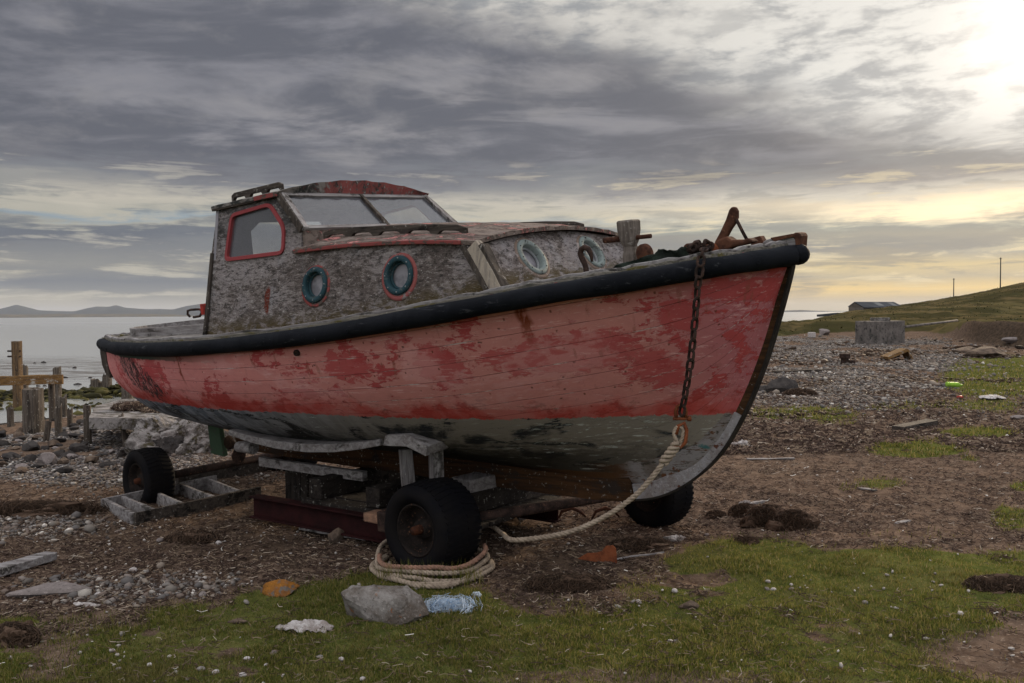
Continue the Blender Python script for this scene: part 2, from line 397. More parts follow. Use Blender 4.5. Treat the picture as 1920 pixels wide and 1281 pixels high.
    band = t.m('MULTIPLY', t.step(dz, .17, .04), t.step(nb, .42, .56))
    c = t.mix(t.m('MULTIPLY', band, .8), c, (.40, .05, .04, 1))
    c = t.mix(t.m('MULTIPLY', t.step(t.m('ADD', dz, t.m('MULTIPLY', cen2(t, nf), .12)), .075, .055), .42), c, (.38, .055, .045, 1))
    # bare brown run along the stern quarter bottom of the red
    # dark scraped patch on the quarter: its own shape, streaked
    q = t.vm('SUBTRACT', t.scale(t.obj, 1, 1, 1), (1.72, -.9, -.20))
    qx, qy, qz = t.sep(q)[:3]
    r1 = t.m('ADD', t.m('POWER', t.m('DIVIDE', t.m('ADD', qx, t.m('MULTIPLY', qz, 1.3)), .36), 2), t.m('POWER', t.m('DIVIDE', qz, .18), 2))
    scr = t.step(t.m('ADD', t.m('ADD', r1, t.m('MULTIPLY', cen2(t, t.noise(t.scale(t.obj, 1, 1, .45, (0, 0, 0), (0, .7, 0)), 26, 7, .75)), 3.4)), t.m('MULTIPLY', cen2(t, nf), 1.2)), 1.0, .78)
    scr = t.m('MULTIPLY', t.m('MULTIPLY', scr, t.step(y, .1, -.1)), t.step(t.noise(t.scale(t.obj, 2.4, 1, .8, (0, 0, 0), (0, .8, 0)), 22, 6, .75), .455, .50))
    c = t.mix(scr, c, (.035, .03, .03, 1))
    # dark green band right under the rubbing strake near the stern
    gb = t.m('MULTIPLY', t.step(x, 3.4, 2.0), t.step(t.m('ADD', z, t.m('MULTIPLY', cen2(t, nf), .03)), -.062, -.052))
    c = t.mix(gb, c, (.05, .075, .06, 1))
    # two rust runs
    for (rx, z1, wd) in ((5.42, .23, .035), (2.62, .0, .02)):
        dx = t.m('ABSOLUTE', t.m('ADD', t.m('SUBTRACT', x, rx), t.m('MULTIPLY', cen2(t, t.noise(t.obj, 12, 3, .5)), .05)))
        rr = t.m('MULTIPLY', t.step(dx, wd, wd*.3), t.m('MULTIPLY', t.step(z, z1-.30, z1-.08), t.step(y, 0, -.05)))
        c = t.mix(t.m('MULTIPLY', rr, t.step(t.noise(t.scale(t.obj, 3, 3, .6), 12, 4, .6), .3, .55)), c, (.16, .035, .012, 1))
    # antifouling below
    n6 = t.noise(t.scale(t.obj, 1.3, 1, 2.6), 2.3, 6, .6, .8); n7 = t.noise(t.scale(t.obj, .5, 1, 3.2), 16, 7, .72)
    st = t.step(t.noise(t.scale(t.obj, 3.2, 1, .5, (0, 0, 0), (0, -.45, 0)), 3.4, 4, .55), .42, .6)
    under = t.mix(t.step(x, 2.2, 4.9), t.mix(st, (.13, .155, .195, 1), (.27, .30, .345, 1)), (.215, .19, .16, 1))
    under = t.mix(t.m('MULTIPLY', t.step(n6, .46, .60), t.step(dz, .0, -.10)), under, (.030, .030, .030, 1))
    under = t.mix(t.step(t.m('ADD', n6, t.m('MULTIPLY', cen2(t, n7), 1.3)), .57, .63), under, (.025, .027, .03, 1))
    under = t.mix(t.m('MULTIPLY', t.step(n7, .60, .63), t.step(t.noise(t.obj, 2.2, 3, .5), .44, .58)), under, (.40, .43, .40, 1))
    under = t.mix(t.m('MULTIPLY', t.m('MULTIPLY', seaml, t.step(nh, .45, .55)), .6), under, (.42, .40, .38, 1))
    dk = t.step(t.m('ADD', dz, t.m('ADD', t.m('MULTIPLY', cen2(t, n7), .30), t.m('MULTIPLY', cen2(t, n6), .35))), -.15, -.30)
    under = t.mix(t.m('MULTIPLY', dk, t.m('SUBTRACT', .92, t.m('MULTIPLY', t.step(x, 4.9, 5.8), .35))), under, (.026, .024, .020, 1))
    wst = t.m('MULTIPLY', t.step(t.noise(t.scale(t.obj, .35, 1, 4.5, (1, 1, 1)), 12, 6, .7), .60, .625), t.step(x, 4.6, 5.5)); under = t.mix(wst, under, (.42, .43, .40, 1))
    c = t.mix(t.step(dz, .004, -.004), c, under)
    # the stem timber's side shows as a pale scraped band
    U2 = t.sep(t.uvc)[0]
    n7_ = t.noise(t.scale(t.obj, .8, 1, 2.2), 20, 6, .75)
    pf = t.m('MULTIPLY', t.step(t.m('ADD', V, t.m('MULTIPLY', cen2(t, nf), .10)), .845, .855), t.m('MULTIPLY', t.step(x, 5.25, 5.55), t.step(dz, .03, -.03)))
    pale = t.mix(t.step(nb, .42, .6), (.25, .235, .24, 1), (.15, .125, .11, 1)); pale = t.mix(t.step(nh, .56, .60), pale, (.10, .05, .03, 1)); pale = t.mix(t.step(n7_, .55, .60), pale, (.07, .06, .05, 1)); pale = t.mix(t.step(t.noise(t.obj, 8, 5, .7), .60, .63), pale, (.12, .055, .03, 1))
    pale = t.mix(t.step(t.m('ADD', x, t.m('MULTIPLY', cen2(t, nf), .3)), 5.62, 5.45), pale, (.085, .045, .024, 1))
    c = t.mix(pf, c, pale)
    te = t.m('ADD', t.m('POWER', t.m('DIVIDE', t.m('SUBTRACT', x, 5.990), .045), 2), t.m('POWER', t.m('DIVIDE', t.m('SUBTRACT', z, -0.639), .03), 2)); c = t.mix(t.m('MULTIPLY', pf, t.step(t.m('ADD', te, t.m('MULTIPLY', cen2(t, nf), 3)) , .5, .1)), c, (.06, .14, .145, 1))
    kb = t.m('MULTIPLY', t.step(t.m('ADD', V, t.m('MULTIPLY', cen2(t, nf), .03)), .915, .925), t.step(x, 5.6, 5.4)); c = t.mix(kb, c, t.mix(t.step(x, 4.8, 5.2), (.020, .014, .010, 1), (.10, .050, .024, 1)))
    h = t.m('ADD', t.m('MULTIPLY', patch, .25), t.m('ADD', t.m('MULTIPLY', nf, .4), t.m('ADD', t.m('MULTIPLY', seaml, -1.3), t.m('ADD', t.m('MULTIPLY', spm, -.6), t.m('MULTIPLY', scr, -.5)))))
    h = t.m('ADD', h, t.m('MULTIPLY', nh, .25))
    setb(t, b, c, t.m('ADD', .55, t.m('MULTIPLY', nf, .3)), t.bump(h, .7, .006))
def cen2(t, n): return t.m('SUBTRACT', n, .5)

def wood(c0, c1, c2, axis=0, sc_=1.0, bs=.8):       # weathered grain running along an object axis
    def f(t, b):
        s = [14, 14, 14]; s[axis] = 1.0
        n = t.noise(t.scale(t.obj, *s), 2.2*sc_, 8, .7, .6); n2 = t.noise(t.obj, 5*sc_, 6, .65); n3 = t.noise(t.obj, 38*sc_, 4, .7)
        c = t.mix(t.step(n, .38, .62), c0, c1)
        c = t.mix(t.step(t.m('ADD', n2, t.m('MULTIPLY', cen2(t, n), .5)), .55, .66), c, c2)
        c = t.mix(t.m('MULTIPLY', t.step(n3, .60, .68), .5), c, (.42, .40, .36, 1))
        c = t.mix(t.m('MULTIPLY', t.step(n, .60, .70), .6), c, t.mix(.8, c, (.01, .01, .01, 1)))
        setb(t, b, c, .85, t.bump(t.m('ADD', n, t.m('MULTIPLY', n3, .3)), bs, .012))
    return f
def M_wall(t, b):                                   # flaking, weathered grey plywood cabin side
    nb = t.noise(t.obj, 2.4, 6, .6, .4); nf = t.noise(t.scale(t.obj, .7, .7, 1.4), 15, 8, .75, .5); ns = t.noise(t.scale(t.obj, 1.5, 1.5, 4), 26, 6, .75)
    nv = t.noise(t.scale(t.obj, 1, 1, .3), 7, 6, .6)
    z = t.sep(t.obj)[2]; x = t.sep(t.obj)[0]
    c = t.mix(t.step(nb, .36, .64), (.27, .24, .235, 1), (.20, .168, .152, 1))
    c = t.mix(t.m('MULTIPLY', t.step(nv, .5, .66), .5), c, (.30, .29, .30, 1))
    c = t.mix(t.m('MULTIPLY', t.step(t.m('ADD', nf, t.m('MULTIPLY', cen2(t, nb), .9)), .49, .54), .7), c, (.090, .072, .064, 1))
    ng = t.noise(t.scale(t.obj, .6, .6, 1.7), 34, 7, .78, .4); c = t.mix(t.m('MULTIPLY', t.step(ng, .53, .57), .8), c, (.045, .040, .037, 1)); c = t.mix(t.m('MULTIPLY', t.step(ng, .42, .385), .75), c, (.46, .43, .41, 1))
    c = t.mix(t.step(ns, .60, .66), c, (.44, .41, .38, 1))
    c = t.mix(t.step(t.m('ADD', ns, t.m('MULTIPLY', cen2(t, nf), -.3)), .40, .35), c, (.022, .022, .022, 1))
    up_ = t.m('MULTIPLY', t.step(z, .62, .82), t.step(nf, .40, .52))
    c = t.mix(t.m('MULTIPLY', up_, .75), c, (.035, .037, .037, 1))
    mo = t.m('MULTIPLY', t.step(t.m('SUBTRACT', z, t.m('ADD', .14, t.m('MULTIPLY', t.m('POWER', t.m('MAXIMUM', t.m('SUBTRACT', x, 3), 0), 2), .035))), .10, -.02), t.step(nf, .40, .52))
    c = t.mix(t.m('MULTIPLY', mo, .8), c, (.085, .062, .022, 1))
    # rust run below the side window, grey repair smear below a porthole
    q = t.vm('SUBTRACT', t.obj, (3.50, -.80, .31)); qx, qy, qz = t.sep(q)[:3]
    r = t.m('ADD', t.m('POWER', t.m('DIVIDE', t.m('ADD', qx, t.m('MULTIPLY', cen2(t, t.noise(t.obj, 16, 3, .5)), .06)), .026), 2), t.m('POWER', t.m('DIVIDE', qz, .085), 2))
    c = t.mix(t.m('MULTIPLY', t.step(r, 1.3, .6), t.step(ns, .35, .5)), c, (.13, .030, .018, 1))
    h = t.m('ADD', t.m('MULTIPLY', nf, 1.0), t.m('MULTIPLY', ns, .7))
    setb(t, b, c, .9, t.bump(t.m('ADD', h, t.m('MULTIPLY', ng, .5)), 1.0, .02))
def paint(base, under, amt=.5, scale=9, rough=.7):  # flaking paint over bare wood
    def f(t, b):
        n = t.noise(t.scale(t.obj, .7, 1, 1.6), scale, 8, .72, .4); n2 = t.noise(t.obj, scale*4, 4, .7)
        m_ = t.step(t.m('ADD', n, t.m('MULTIPLY', cen2(t, n2), .3)), amt-.02, amt+.02)
        c = t.mix(m_, base, under); c = t.mix(t.m('MULTIPLY', t.step(n2, .4, .7), .3), c, t.mix(.6, c, (.02, .02, .02, 1)))
        setb(t, b, c, rough, t.bump(t.m('ADD', t.m('MULTIPLY', m_, -.6), t.m('MULTIPLY', n2, .3)), .6, .004))
    return f
def plain(c0, c1=None, scale=8, rough=.8, bs=.3, bd=.004, spec=None, det=6):
    def f(t, b):
        n = t.noise(t.obj, scale, det, .65); n2 = t.noise(t.obj, scale*5, 4, .65)
        c = t.mix(t.step(n, .35, .65), c0, c1 or tuple(k*.6 for k in c0[:3])+(1,))
        setb(t, b, c, rough, t.bump(t.m('ADD', n, t.m('MULTIPLY', n2, .5)), bs, bd))
        if spec is not None: b.inputs['Specular IOR Level'].default_value = spec
    return f
def rustf(c0=(.10, .045, .028, 1), c1=(.045, .022, .016, 1)):
    def f(t, b):
        n = t.noise(t.obj, 14, 7, .7); n2 = t.noise(t.obj, 70, 4, .7)
        c = t.mix(t.step(n, .4, .6), c0, c1); c = t.mix(t.step(n2, .6, .7), c, (.17, .085, .05, 1))
        setb(t, b, c, .9, t.bump(t.m('ADD', n, n2), .7, .004))
    return f
def M_glass(t, b):                                  # salt-grimed pane
    nb = t.noise(t.obj, 4, 5, .6); nf = t.noise(t.obj, 60, 4, .7)
    d1 = t.new('ShaderNodeBsdfDiffuse'); d1.inputs[0].default_value = (.17, .17, .19, 1)
    tr = t.new('ShaderNodeBsdfTransparent'); tr.inputs[0].default_value = (.90, .90, .88, 1)
    gl = t.new('ShaderNodeBsdfGlossy'); gl.inputs['Roughness'].default_value = .05; gl.inputs[0].default_value = (.5, .5, .5, 1)
    a = t.new('ShaderNodeMixShader'); t.put(a.inputs[0], t.m('ADD', .18, t.m('ADD', t.m('MULTIPLY', t.step(nb, .35, .7), .12), t.m('MULTIPLY', t.step(nf, .62, .7), .25))))
    t.l.new(tr.outputs[0], a.inputs[1]); t.l.new(d1.outputs[0], a.inputs[2])
    fr = t.new('ShaderNodeLayerWeight'); fr.inputs[0].default_value = .5
    m_ = t.new('ShaderNodeMixShader'); t.put(m_.inputs[0], t.m('ADD', .04, t.m('MULTIPLY', t.m('POWER', fr.outputs[1], 3), .5))); t.l.new(a.outputs[0], m_.inputs[1]); t.l.new(gl.outputs[0], m_.inputs[2])
    t.l.new(m_.outputs[0], t.n['Material Output'].inputs[0])
def M_port(t, b):
    nb = t.noise(t.obj, 14, 4, .6)
    c = t.mix(t.step(nb, .4, .6), (.20, .19, .205, 1), (.12, .115, .125, 1))
    setb(t, b, c, .3, None); b.inputs['Specular IOR Level'].default_value = .35
def isl(t):
    return t.new('ShaderNodeNewGeometry').outputs['Random Per Island']
def M_pebble(t, b):
    r = isl(t)
    c = t.ramp(r, [(0, (.11, .10, .095, 1)), (.2, (.19, .16, .14, 1)), (.35, (.105, .092, .08, 1)), (.5, (.22, .18, .145, 1)), (.62, (.15, .115, .095, 1)), (.75, (.165, .145, .125, 1)), (.90, (.33, .30, .265, 1)), (.975, (.55, .51, .46, 1))], 'CONSTANT')
    n = t.noise(t.obj, 40, 5, .7); c = t.mix(t.m('MULTIPLY', t.step(n, .4, .7), .4), c, (.10, .09, .08, 1))
    setb(t, b, c, .8)
def M_straw(t, b):
    r = isl(t)
    c = t.ramp(r, [(0, (.045, .030, .024, 1)), (.45, (.085, .056, .042, 1)), (.65, (.14, .10, .075, 1)), (.82, (.20, .15, .105, 1)), (.955, (.34, .28, .22, 1)), (.995, (.60, .56, .50, 1))], 'CONSTANT')
    setb(t, b, c, .85)
def M_grass(t, b):
    r = isl(t); z = t.noise(t.obj, 1.1, 4, .6)
    c = t.ramp(r, [(0, (.070, .088, .018, 1)), (.32, (.125, .132, .028, 1)), (.58, (.190, .170, .046, 1)), (.82, (.25, .20, .080, 1)), (.96, (.25, .20, .11, 1)), (.993, (.40, .34, .23, 1))], 'CONSTANT')
    c = t.mix(t.m('MULTIPLY', t.step(z, .50, .68), .45), c, (.14, .115, .045, 1))
    setb(t, b, c, .6); b.inputs['Subsurface Weight'].default_value = 0
    tr = t.new('ShaderNodeBsdfTranslucent'); t.put(tr.inputs[0], c)
    m_ = t.new('ShaderNodeMixShader'); m_.inputs[0].default_value = .35; t.l.new(b.outputs[0], m_.inputs[1]); t.l.new(tr.outputs[0], m_.inputs[2])
    t.l.new(m_.outputs[0], t.n['Material Output'].inputs[0])
def M_ground(t, b):
    at = t.new('ShaderNodeAttribute', attribute_name='cover'); r, g, bl = t.sep(at.outputs['Color'])[:3]
    ps = t.obj; x, y, z = t.sep(ps)[:3]
    n1 = t.noise(ps, 1.7, 6, .62); n2 = t.noise(ps, 9, 7, .7); n3 = t.noise(ps, 45, 5, .7); n0 = t.noise(ps, .22, 6, .6)
    # far things: stretch detail with scale-free noise
    soil = t.mix(t.step(n2, .35, .62), (.060, .040, .029, 1), (.135, .094, .068, 1))
    soil = t.mix(t.step(n3, .56, .66), soil, (.22, .165, .125, 1))
    soil = t.mix(t.m('MULTIPLY', t.step(n1, .5, .7), .5), soil, (.13, .092, .066, 1))
    v = t.voro(ps, 26, 'F1', 1); vd = t.voro(ps, 26, 'F1', 0)
    rv = t.sep(v)[0]
    peb = t.ramp(rv, [(0, (.12, .11, .11, 1)), (.25, (.22, .19, .17, 1)), (.5, (.15, .15, .16, 1)), (.7, (.28, .24, .20, 1)), (.86, (.19, .14, .11, 1)), (.94, (.45, .42, .38, 1))], 'CONSTANT')
    v2 = t.voro(ps, 9, 'F1', 1); peb = t.mix(t.m('MULTIPLY', t.step(t.sep(v2)[1], .6, .62), .5), peb, (.30, .28, .26, 1))
    peb = t.mix(t.step(vd, .40, .62), peb, (.035, .03, .027, 1))
    gr = t.mix(t.step(n2, .35, .65), (.050, .060, .016, 1), (.095, .098, .028, 1))
    gr = t.mix(t.m('MULTIPLY', t.step(n1, .5, .68), .7), gr, (.115, .10, .040, 1))
    gr = t.mix(t.step(n3, .60, .68), gr, (.17, .14, .07, 1))
    # hill grass, far away
    hillc = t.mix(t.step(n0, .42, .58), (.038, .035, .015, 1), (.088, .066, .031, 1))
    hillc = t.mix(t.m('MULTIPLY', t.step(t.noise(t.scale(ps, .5, .25, 1), .8, 7, .7), .46, .56), .8), hillc, (.034, .030, .013, 1))
    hillc = t.mix(t.m('MULTIPLY', t.step(t.noise(t.scale(ps, .6, .2, 1, (5, 2, 0)), .5, 6, .65), .52, .60), .6), hillc, (.105, .085, .038, 1))
    hillc = t.mix(t.step(t.noise(ps, 2.2, 5, .7), .62, .70), hillc, (.052, .05, .02, 1))
    far = t.step(y, 22, 40)
    gr = t.mix(far, gr, hillc)
    wg = t.step(t.m('ADD', r, t.m('ADD', t.m('MULTIPLY', cen2(t, n2), .55), t.m('MULTIPLY', cen2(t, n3), .35))), .42, .58)
    wp = t.step(t.m('ADD', g, t.m('ADD', t.m('MULTIPLY', cen2(t, n1), .5), t.m('MULTIPLY', cen2(t, n2), .5))), .42, .56)
    c = t.mix(wp, soil, peb); c = t.mix(wg, c, gr)
    c = t.mix(t.m('MULTIPLY', bl, .8), c, t.mix(t.step(n2, .4, .6), (.028, .022, .016, 1), (.06, .042, .028, 1)))
    sf = t.step(z, -.62, -.84)                              # wet mud below the tide line
    c = t.mix(sf, c, (.030, .026, .022, 1))
    h = t.m('ADD', t.m('ADD', t.m('MULTIPLY', n2, .6), t.m('MULTIPLY', n3, .35)), t.m('MULTIPLY', t.m('MULTIPLY', wp, t.m('SUBTRACT', 1, vd)), .8))
    b.inputs['Specular IOR Level'].default_value = .0
    setb(t, b, c, t.m('SUBTRACT', .95, t.m('MULTIPLY', sf, .5)), t.bump(h, .8, .03))
def M_water(t, b):
    x, y, z = t.sep(t.obj)[:3]
    n = t.noise(t.scale(t.obj, 1, 1, 1), 1.6, 5, .6, .5); n2 = t.noise(t.scale(t.obj, .35, 1.6, 1), .9, 5, .65)
    mud = t.m('MULTIPLY', t.step(y, 28, 33), t.step(y, 52, 40))
    m_ = t.m('MULTIPLY', mud, t.step(t.noise(t.scale(t.obj, .30, 1.5, 1), 1.3, 5, .7), .46, .54))
    c = t.mix(m_, (.26, .265, .26, 1), (.045, .037, .03, 1))
    setb(t, b, c, t.m('ADD', t.m('ADD', .12, t.m('MULTIPLY', t.step(y, 25, 300), .16)), t.m('MULTIPLY', m_, .5)), t.bump(t.m('ADD', n2, t.m('MULTIPLY', n, .4)), .28, .03))
    b.inputs['Specular IOR Level'].default_value = .5
def M_rock(c0, c1, spot=None, scale=5):
    def f(t, b):
        n = t.noise(t.obj, scale, 7, .65, .3); n2 = t.noise(t.obj, scale*8, 5, .75)
        c = t.mix(t.step(n, .38, .62), c0, c1)
        c = t.mix(t.m('MULTIPLY', t.step(n2, .55, .68), .5), c, tuple(min(1, k*1.9) for k in c0[:3])+(1,))
        c = t.mix(t.m('MULTIPLY', t.step(n2, .42, .36), .6), c, (.03, .028, .026, 1))
        if spot: c = t.mix(t.step(t.noise(t.obj, scale*2.2, 5, .7), spot[1], spot[1]+.05), c, spot[0])
        setb(t, b, c, .9, t.bump(t.m('ADD', n, t.m('MULTIPLY', n2, .5)), .8, .02))
    return f
def M_cover_rand(c0, c1, rough=.7):
    def f(t, b):
        c = t.mix(isl(t), c0, c1); setb(t, b, c, rough)
    return f
def scuffed(t, b):
    n = t.noise(t.obj, 5, 7, .7, .5); n2 = t.noise(t.scale(t.obj, .3, 1, 2), 24, 6, .75)
    c = t.mix(t.step(n, .4, .6), (.009, .010, .013, 1), (.005, .006, .008, 1)); c = t.mix(t.m('MULTIPLY', t.step(n2, .58, .66), t.step(n, .45, .6)), c, (.045, .046, .050, 1)); c = t.mix(t.step(t.noise(t.obj, 38, 4, .7), .70, .73), c, (.10, .10, .10, 1))
    setb(t, b, c, .75, t.bump(t.m('ADD', n, t.m('MULTIPLY', n2, .4)), .6, .012)); b.inputs['Specular IOR Level'].default_value = .07
W1, W2, W3 = (.26, .245, .24, 1), (.135, .12, .115, 1), (.055, .050, .045, 1)
MT = {}
def mk(n, f): MT[n] = new_mat(n, f)
mk('hull_paint', M_hull); mk('cabin_wall', M_wall)
for i, a in enumerate('xyz'):
    mk('grey_wood_'+a, wood(W1, W2, W3, i)); mk('dark_wood_'+a, wood((.075, .062, .052, 1), (.036, .030, .026, 1), (.014, .012, .011, 1), i))
mk('mossy_cap', wood((.20, .18, .15, 1), (.09, .085, .07, 1), (.10, .085, .035, 1), 0, 1.6))
mk('tan_wood', wood((.34, .29, .23, 1), (.22, .19, .16, 1), (.05, .045, .04, 1), 2))
mk('red_trim', paint((.22, .058, .054, 1), (.09, .07, .06, 1), .53, 9))
mk('red_frame', paint((.23, .045, .048, 1), (.12, .04, .035, 1), .66, 12, .5))
def roof(t, b):
    x, y, z = t.sep(t.obj)[:3]
    n = t.noise(t.scale(t.obj, 1, 1, 1), 7, 8, .72, .5); n2 = t.noise(t.obj, 30, 5, .75)
    grey = t.mix(t.step(n, .42, .56), (.20, .18, .165, 1), (.035, .036, .034, 1)); grey = t.mix(t.step(n2, .6, .68), grey, (.38, .35, .33, 1))
    m_ = t.m('MULTIPLY', t.step(t.m('ADD', y, t.m('MULTIPLY', cen2(t, n), 1.2)), -.36, -.28), t.step(t.m('ADD', n2, t.m('MULTIPLY', cen2(t, n), .4)), .56, .53))
    c = t.mix(m_, grey, t.mix(t.step(n, .42, .6), (.24, .075, .07, 1), (.15, .055, .05, 1)))
    setb(t, b, c, .85, t.bump(t.m('ADD', n2, n), .7, .008))
MT['roof_paint'] = new_mat('roof_paint', roof)
def coach(t, b):
    x, y, z = t.sep(t.obj)[:3]
    n = t.noise(t.scale(t.obj, .6, 1.5, 1.5), 8, 8, .72, .5); n2 = t.noise(t.scale(t.obj, .5, 2, 2), 28, 5, .75)
    c = t.mix(t.step(n, .42, .58), (.17, .135, .115, 1), (.06, .045, .038, 1))
    c = t.mix(t.step(t.m('ADD', n, t.m('MULTIPLY', n2, .3)), .715, .75), c, (.38, .16, .145, 1))
    c = t.mix(t.step(n2, .61, .67), c, (.42, .36, .32, 1))
    setb(t, b, c, .85, t.bump(t.m('ADD', n2, n), .8, .01))
mk('coach', coach)
mk('teal_paint', paint((.022, .050, .060, 1), (.07, .09, .09, 1), .58, 22, .5))
mk('pale_green_ring', paint((.17, .20, .19, 1), (.10, .105, .10, 1), .56, 18, .6))
mk('brown_surround', paint((.17, .125, .10, 1), (.30, .26, .24, 1), .56, 14))
mk('pink_surround', paint((.24, .075, .07, 1), (.24, .20, .19, 1), .60, 14))
mk('white_seal', plain((.24, .25, .25, 1), (.16, .17, .175, 1), 20))
mk('black_rubber', scuffed)
mk('tyre_rubber', plain((.0045, .0045, .006, 1), (.008, .007, .007, 1), 5, .8, .4, .006, .06))
mk('stem_iron', plain((.035, .030, .026, 1), (.015, .013, .012, 1), 9, .7))
mk('stem_bare', M_rock((.30, .29, .30, 1), (.20, .17, .16, 1), ((.10, .045, .03, 1), .60), 7))
mk('keel_wood', wood((.065, .032, .015, 1), (.030, .017, .010, 1), (.03, .022, .018, 1), 0))
mk('rust', rustf()); mk('dark_rust', rustf((.05, .032, .026, 1), (.022, .016, .014, 1)))
mk('orange_rust', rustf((.19, .060, .026, 1), (.11, .036, .018, 1)))
mk('red_steel', plain((.026, .008, .008, 1), (.014, .006, .006, 1), 9, .8))
mk('red_metal', plain((.34, .035, .025, 1), (.16, .03, .025, 1), 20, .5))
mk('green_paint', paint((.045, .075, .045, 1), (.07, .06, .05, 1), .6, 8))
mk('glass', M_glass); mk('porthole_glass', M_port)
mk('inside', plain((.26, .25, .265, 1), (.20, .19, .205, 1), 3, .85, .1))
mk('deck', wood((.22, .20, .18, 1), (.12, .11, .10, 1), (.05, .045, .038, 1), 0))
mk('green_sheet', plain((.014, .021, .015, 1), (.007, .009, .007, 1), 7, .6, .8, .02))
mk('rope', plain((.34, .275, .21, 1), (.21, .165, .125, 1), 25, .9, .5))
mk('rope_brown', plain((.30, .17, .12, 1), (.19, .115, .085, 1), 25, .9, .5))
mk('pebble', M_pebble); mk('straw', M_straw); mk('grass', M_grass); mk('ground', M_ground); mk('water', M_water)
mk('dark_rock', M_rock((.055, .048, .044, 1), (.028, .025, .024, 1)))
mk('warm_rock', M_rock((.13, .095, .070, 1), (.065, .048, .038, 1)))
mk('grey_rock', M_rock((.23, .212, .195, 1), (.10, .082, .068, 1), ((.22, .095, .045, 1), .62), 7))
mk('flat_rock', M_rock((.20, .17, .16, 1), (.14, .12, .11, 1)))
mk('lichen_rock', M_rock((.26, .11, .022, 1), (.17, .075, .028, 1), ((.12, .10, .085, 1), .52), 9))
mk('concrete', M_rock((.15, .132, .12, 1), (.09, .080, .072, 1), ((.035, .034, .032, 1), .56), 3))
mk('pale_concrete', M_rock((.23, .212, .20, 1), (.060, .052, .045, 1), ((.05, .042, .025, 1), .56), 6))
mk('weed', M_cover_rand((.012, .012, .007, 1), (.080, .070, .022, 1)))
mk('wrack', M_cover_rand((.020, .014, .010, 1), (.085, .055, .038, 1)))
mk('white_plastic', plain((.50, .47, .45, 1), (.26, .22, .20, 1), 22, .7, .9, .02))
mk('blue_fibre', M_cover_rand((.18, .30, .46, 1), (.62, .68, .74, 1)))
mk('lime_plastic', plain((.26, .44, .05, 1), (.18, .32, .04, 1), 20, .4))
mk('brick', M_rock((.26, .15, .095, 1), (.17, .10, .07, 1)))
mk('barn_stone', plain((.15, .125, .10, 1), (.10, .085, .07, 1), 2)); mk('barn_roof', plain((.060, .064, .070, 1), (.045, .048, .052, 1), .5, 1, .3, .004, 0))
mk('skylight', plain((.15, .155, .155, 1), (.12, .125, .125, 1), 1, 1, .1, .004, 0))
mk('far_hill', plain((.028, .032, .024, 1), (.020, .024, .019, 1), .003, 1, 0)); mk('far_shore', plain((.10, .082, .05, 1), (.055, .05, .035, 1), .02, 1, 0))
mk('ochre_wood', wood((.20, .115, .045, 1), (.10, .058, .028, 1), (.34, .32, .28, 1), 0))
mk('post_wood', wood((.12, .10, .082, 1), (.050, .040, .032, 1), (.016, .014, .012, 1), 2, .8)); mk('post_rusty', wood((.135, .085, .045, 1), (.06, .042, .028, 1), (.03, .024, .018, 1), 2, .8))

mk('dark_rim', rustf((.022, .017, .015, 1), (.012, .010, .009, 1))); mk('dark_hub', rustf((.06, .022, .012, 1), (.03, .014, .010, 1)))

mk('hill_grass', M_cover_rand((.034, .038, .014, 1), (.080, .068, .030, 1)))

mk('brown_wood_z', wood((.17, .145, .125, 1), (.09, .075, .064, 1), (.03, .026, .022, 1), 2))

mk('shell', M_cover_rand((.10, .085, .075, 1), (.48, .44, .40, 1)))

for i, a in enumerate('xyz'): mk('tarred_'+a, wood((.030, .025, .021, 1), (.016, .013, .012, 1), (.008, .007, .006, 1), i))  # near-black timber colour standing in for the shade under the boat
# ------------------------------------------------------------------ the boat (coordinates in the boat frame)
def catmull(P, n):
    P = [Vector(p) for p in P]; out = []
    for i in range(len(P)-1):
        p0 = P[max(i-1, 0)]; p1 = P[i]; p2 = P[i+1]; p3 = P[min(i+2, len(P)-1)]
        for k in range(n):
            s = k/n; out.append(.5*((2*p1)+(p2-p0)*s+(2*p0-5*p1+4*p2-p3)*s*s+(3*p1-p0-3*p2+p3)*s**3))
    out.append(P[-1]); return out
#        xs    b    zs     xk    zk    P1y  P1z  P2y  P2z
ST = [(-.00, .012, .030, .00, -.03, 1.0, .5, 1.0, .5),
      (.07, .045, .035, .02, -.20, 1.0, .5, .80, .25),
      (.20, .11, .040, .08, -.33, 1.0, .5, .70, .18),
      (.42, .22, .045, .25, -.44, 1.02, .5, .62, .12),
      (.72, .36, .052, .58, -.55, 1.03, .5, .60, .10),
      (1.10, .53, .058, 1.02, -.66, 1.04, .52, .62, .10),
      (1.65, .72, .064, 1.65, -.72, 1.03, .56, .62, .12),
      (2.4, .885, .075, 2.4, -.775, 1.0, .58, .62, .13),
      (3.2, .985, .100, 3.2, -.80, .99, .58, .62, .13),
      (4.1, .97, .150, 4.0, -.82, .96, .56, .60, .13),
      (4.9, .93, .225, 4.7, -.85, .90, .53, .54, .16),
      (5.3, .86, .268, 5.08, -.875, .84, .50, .48, .22),
      (5.6, .74, .300, 5.38, -.89, .78, .48, .38, .26),
      (5.87, .58, .322, 5.64, -.87, .74, .46, .32, .28),
      (6.10, .42, .345, 5.90, -.78, .74, .44, .32, .28),
      (6.28, .28, .360, 6.08, -.60, .76, .42, .36, .28),
      (6.40, .16, .370, 6.22, -.36, .80, .40, .42, .28),
      (6.465, .08, .375, 6.33, -.12, .85, .40, .5, .3),
      (6.50, .03, .378, 6.41, .10, .9, .4, .6, .3)]
SUB = 5
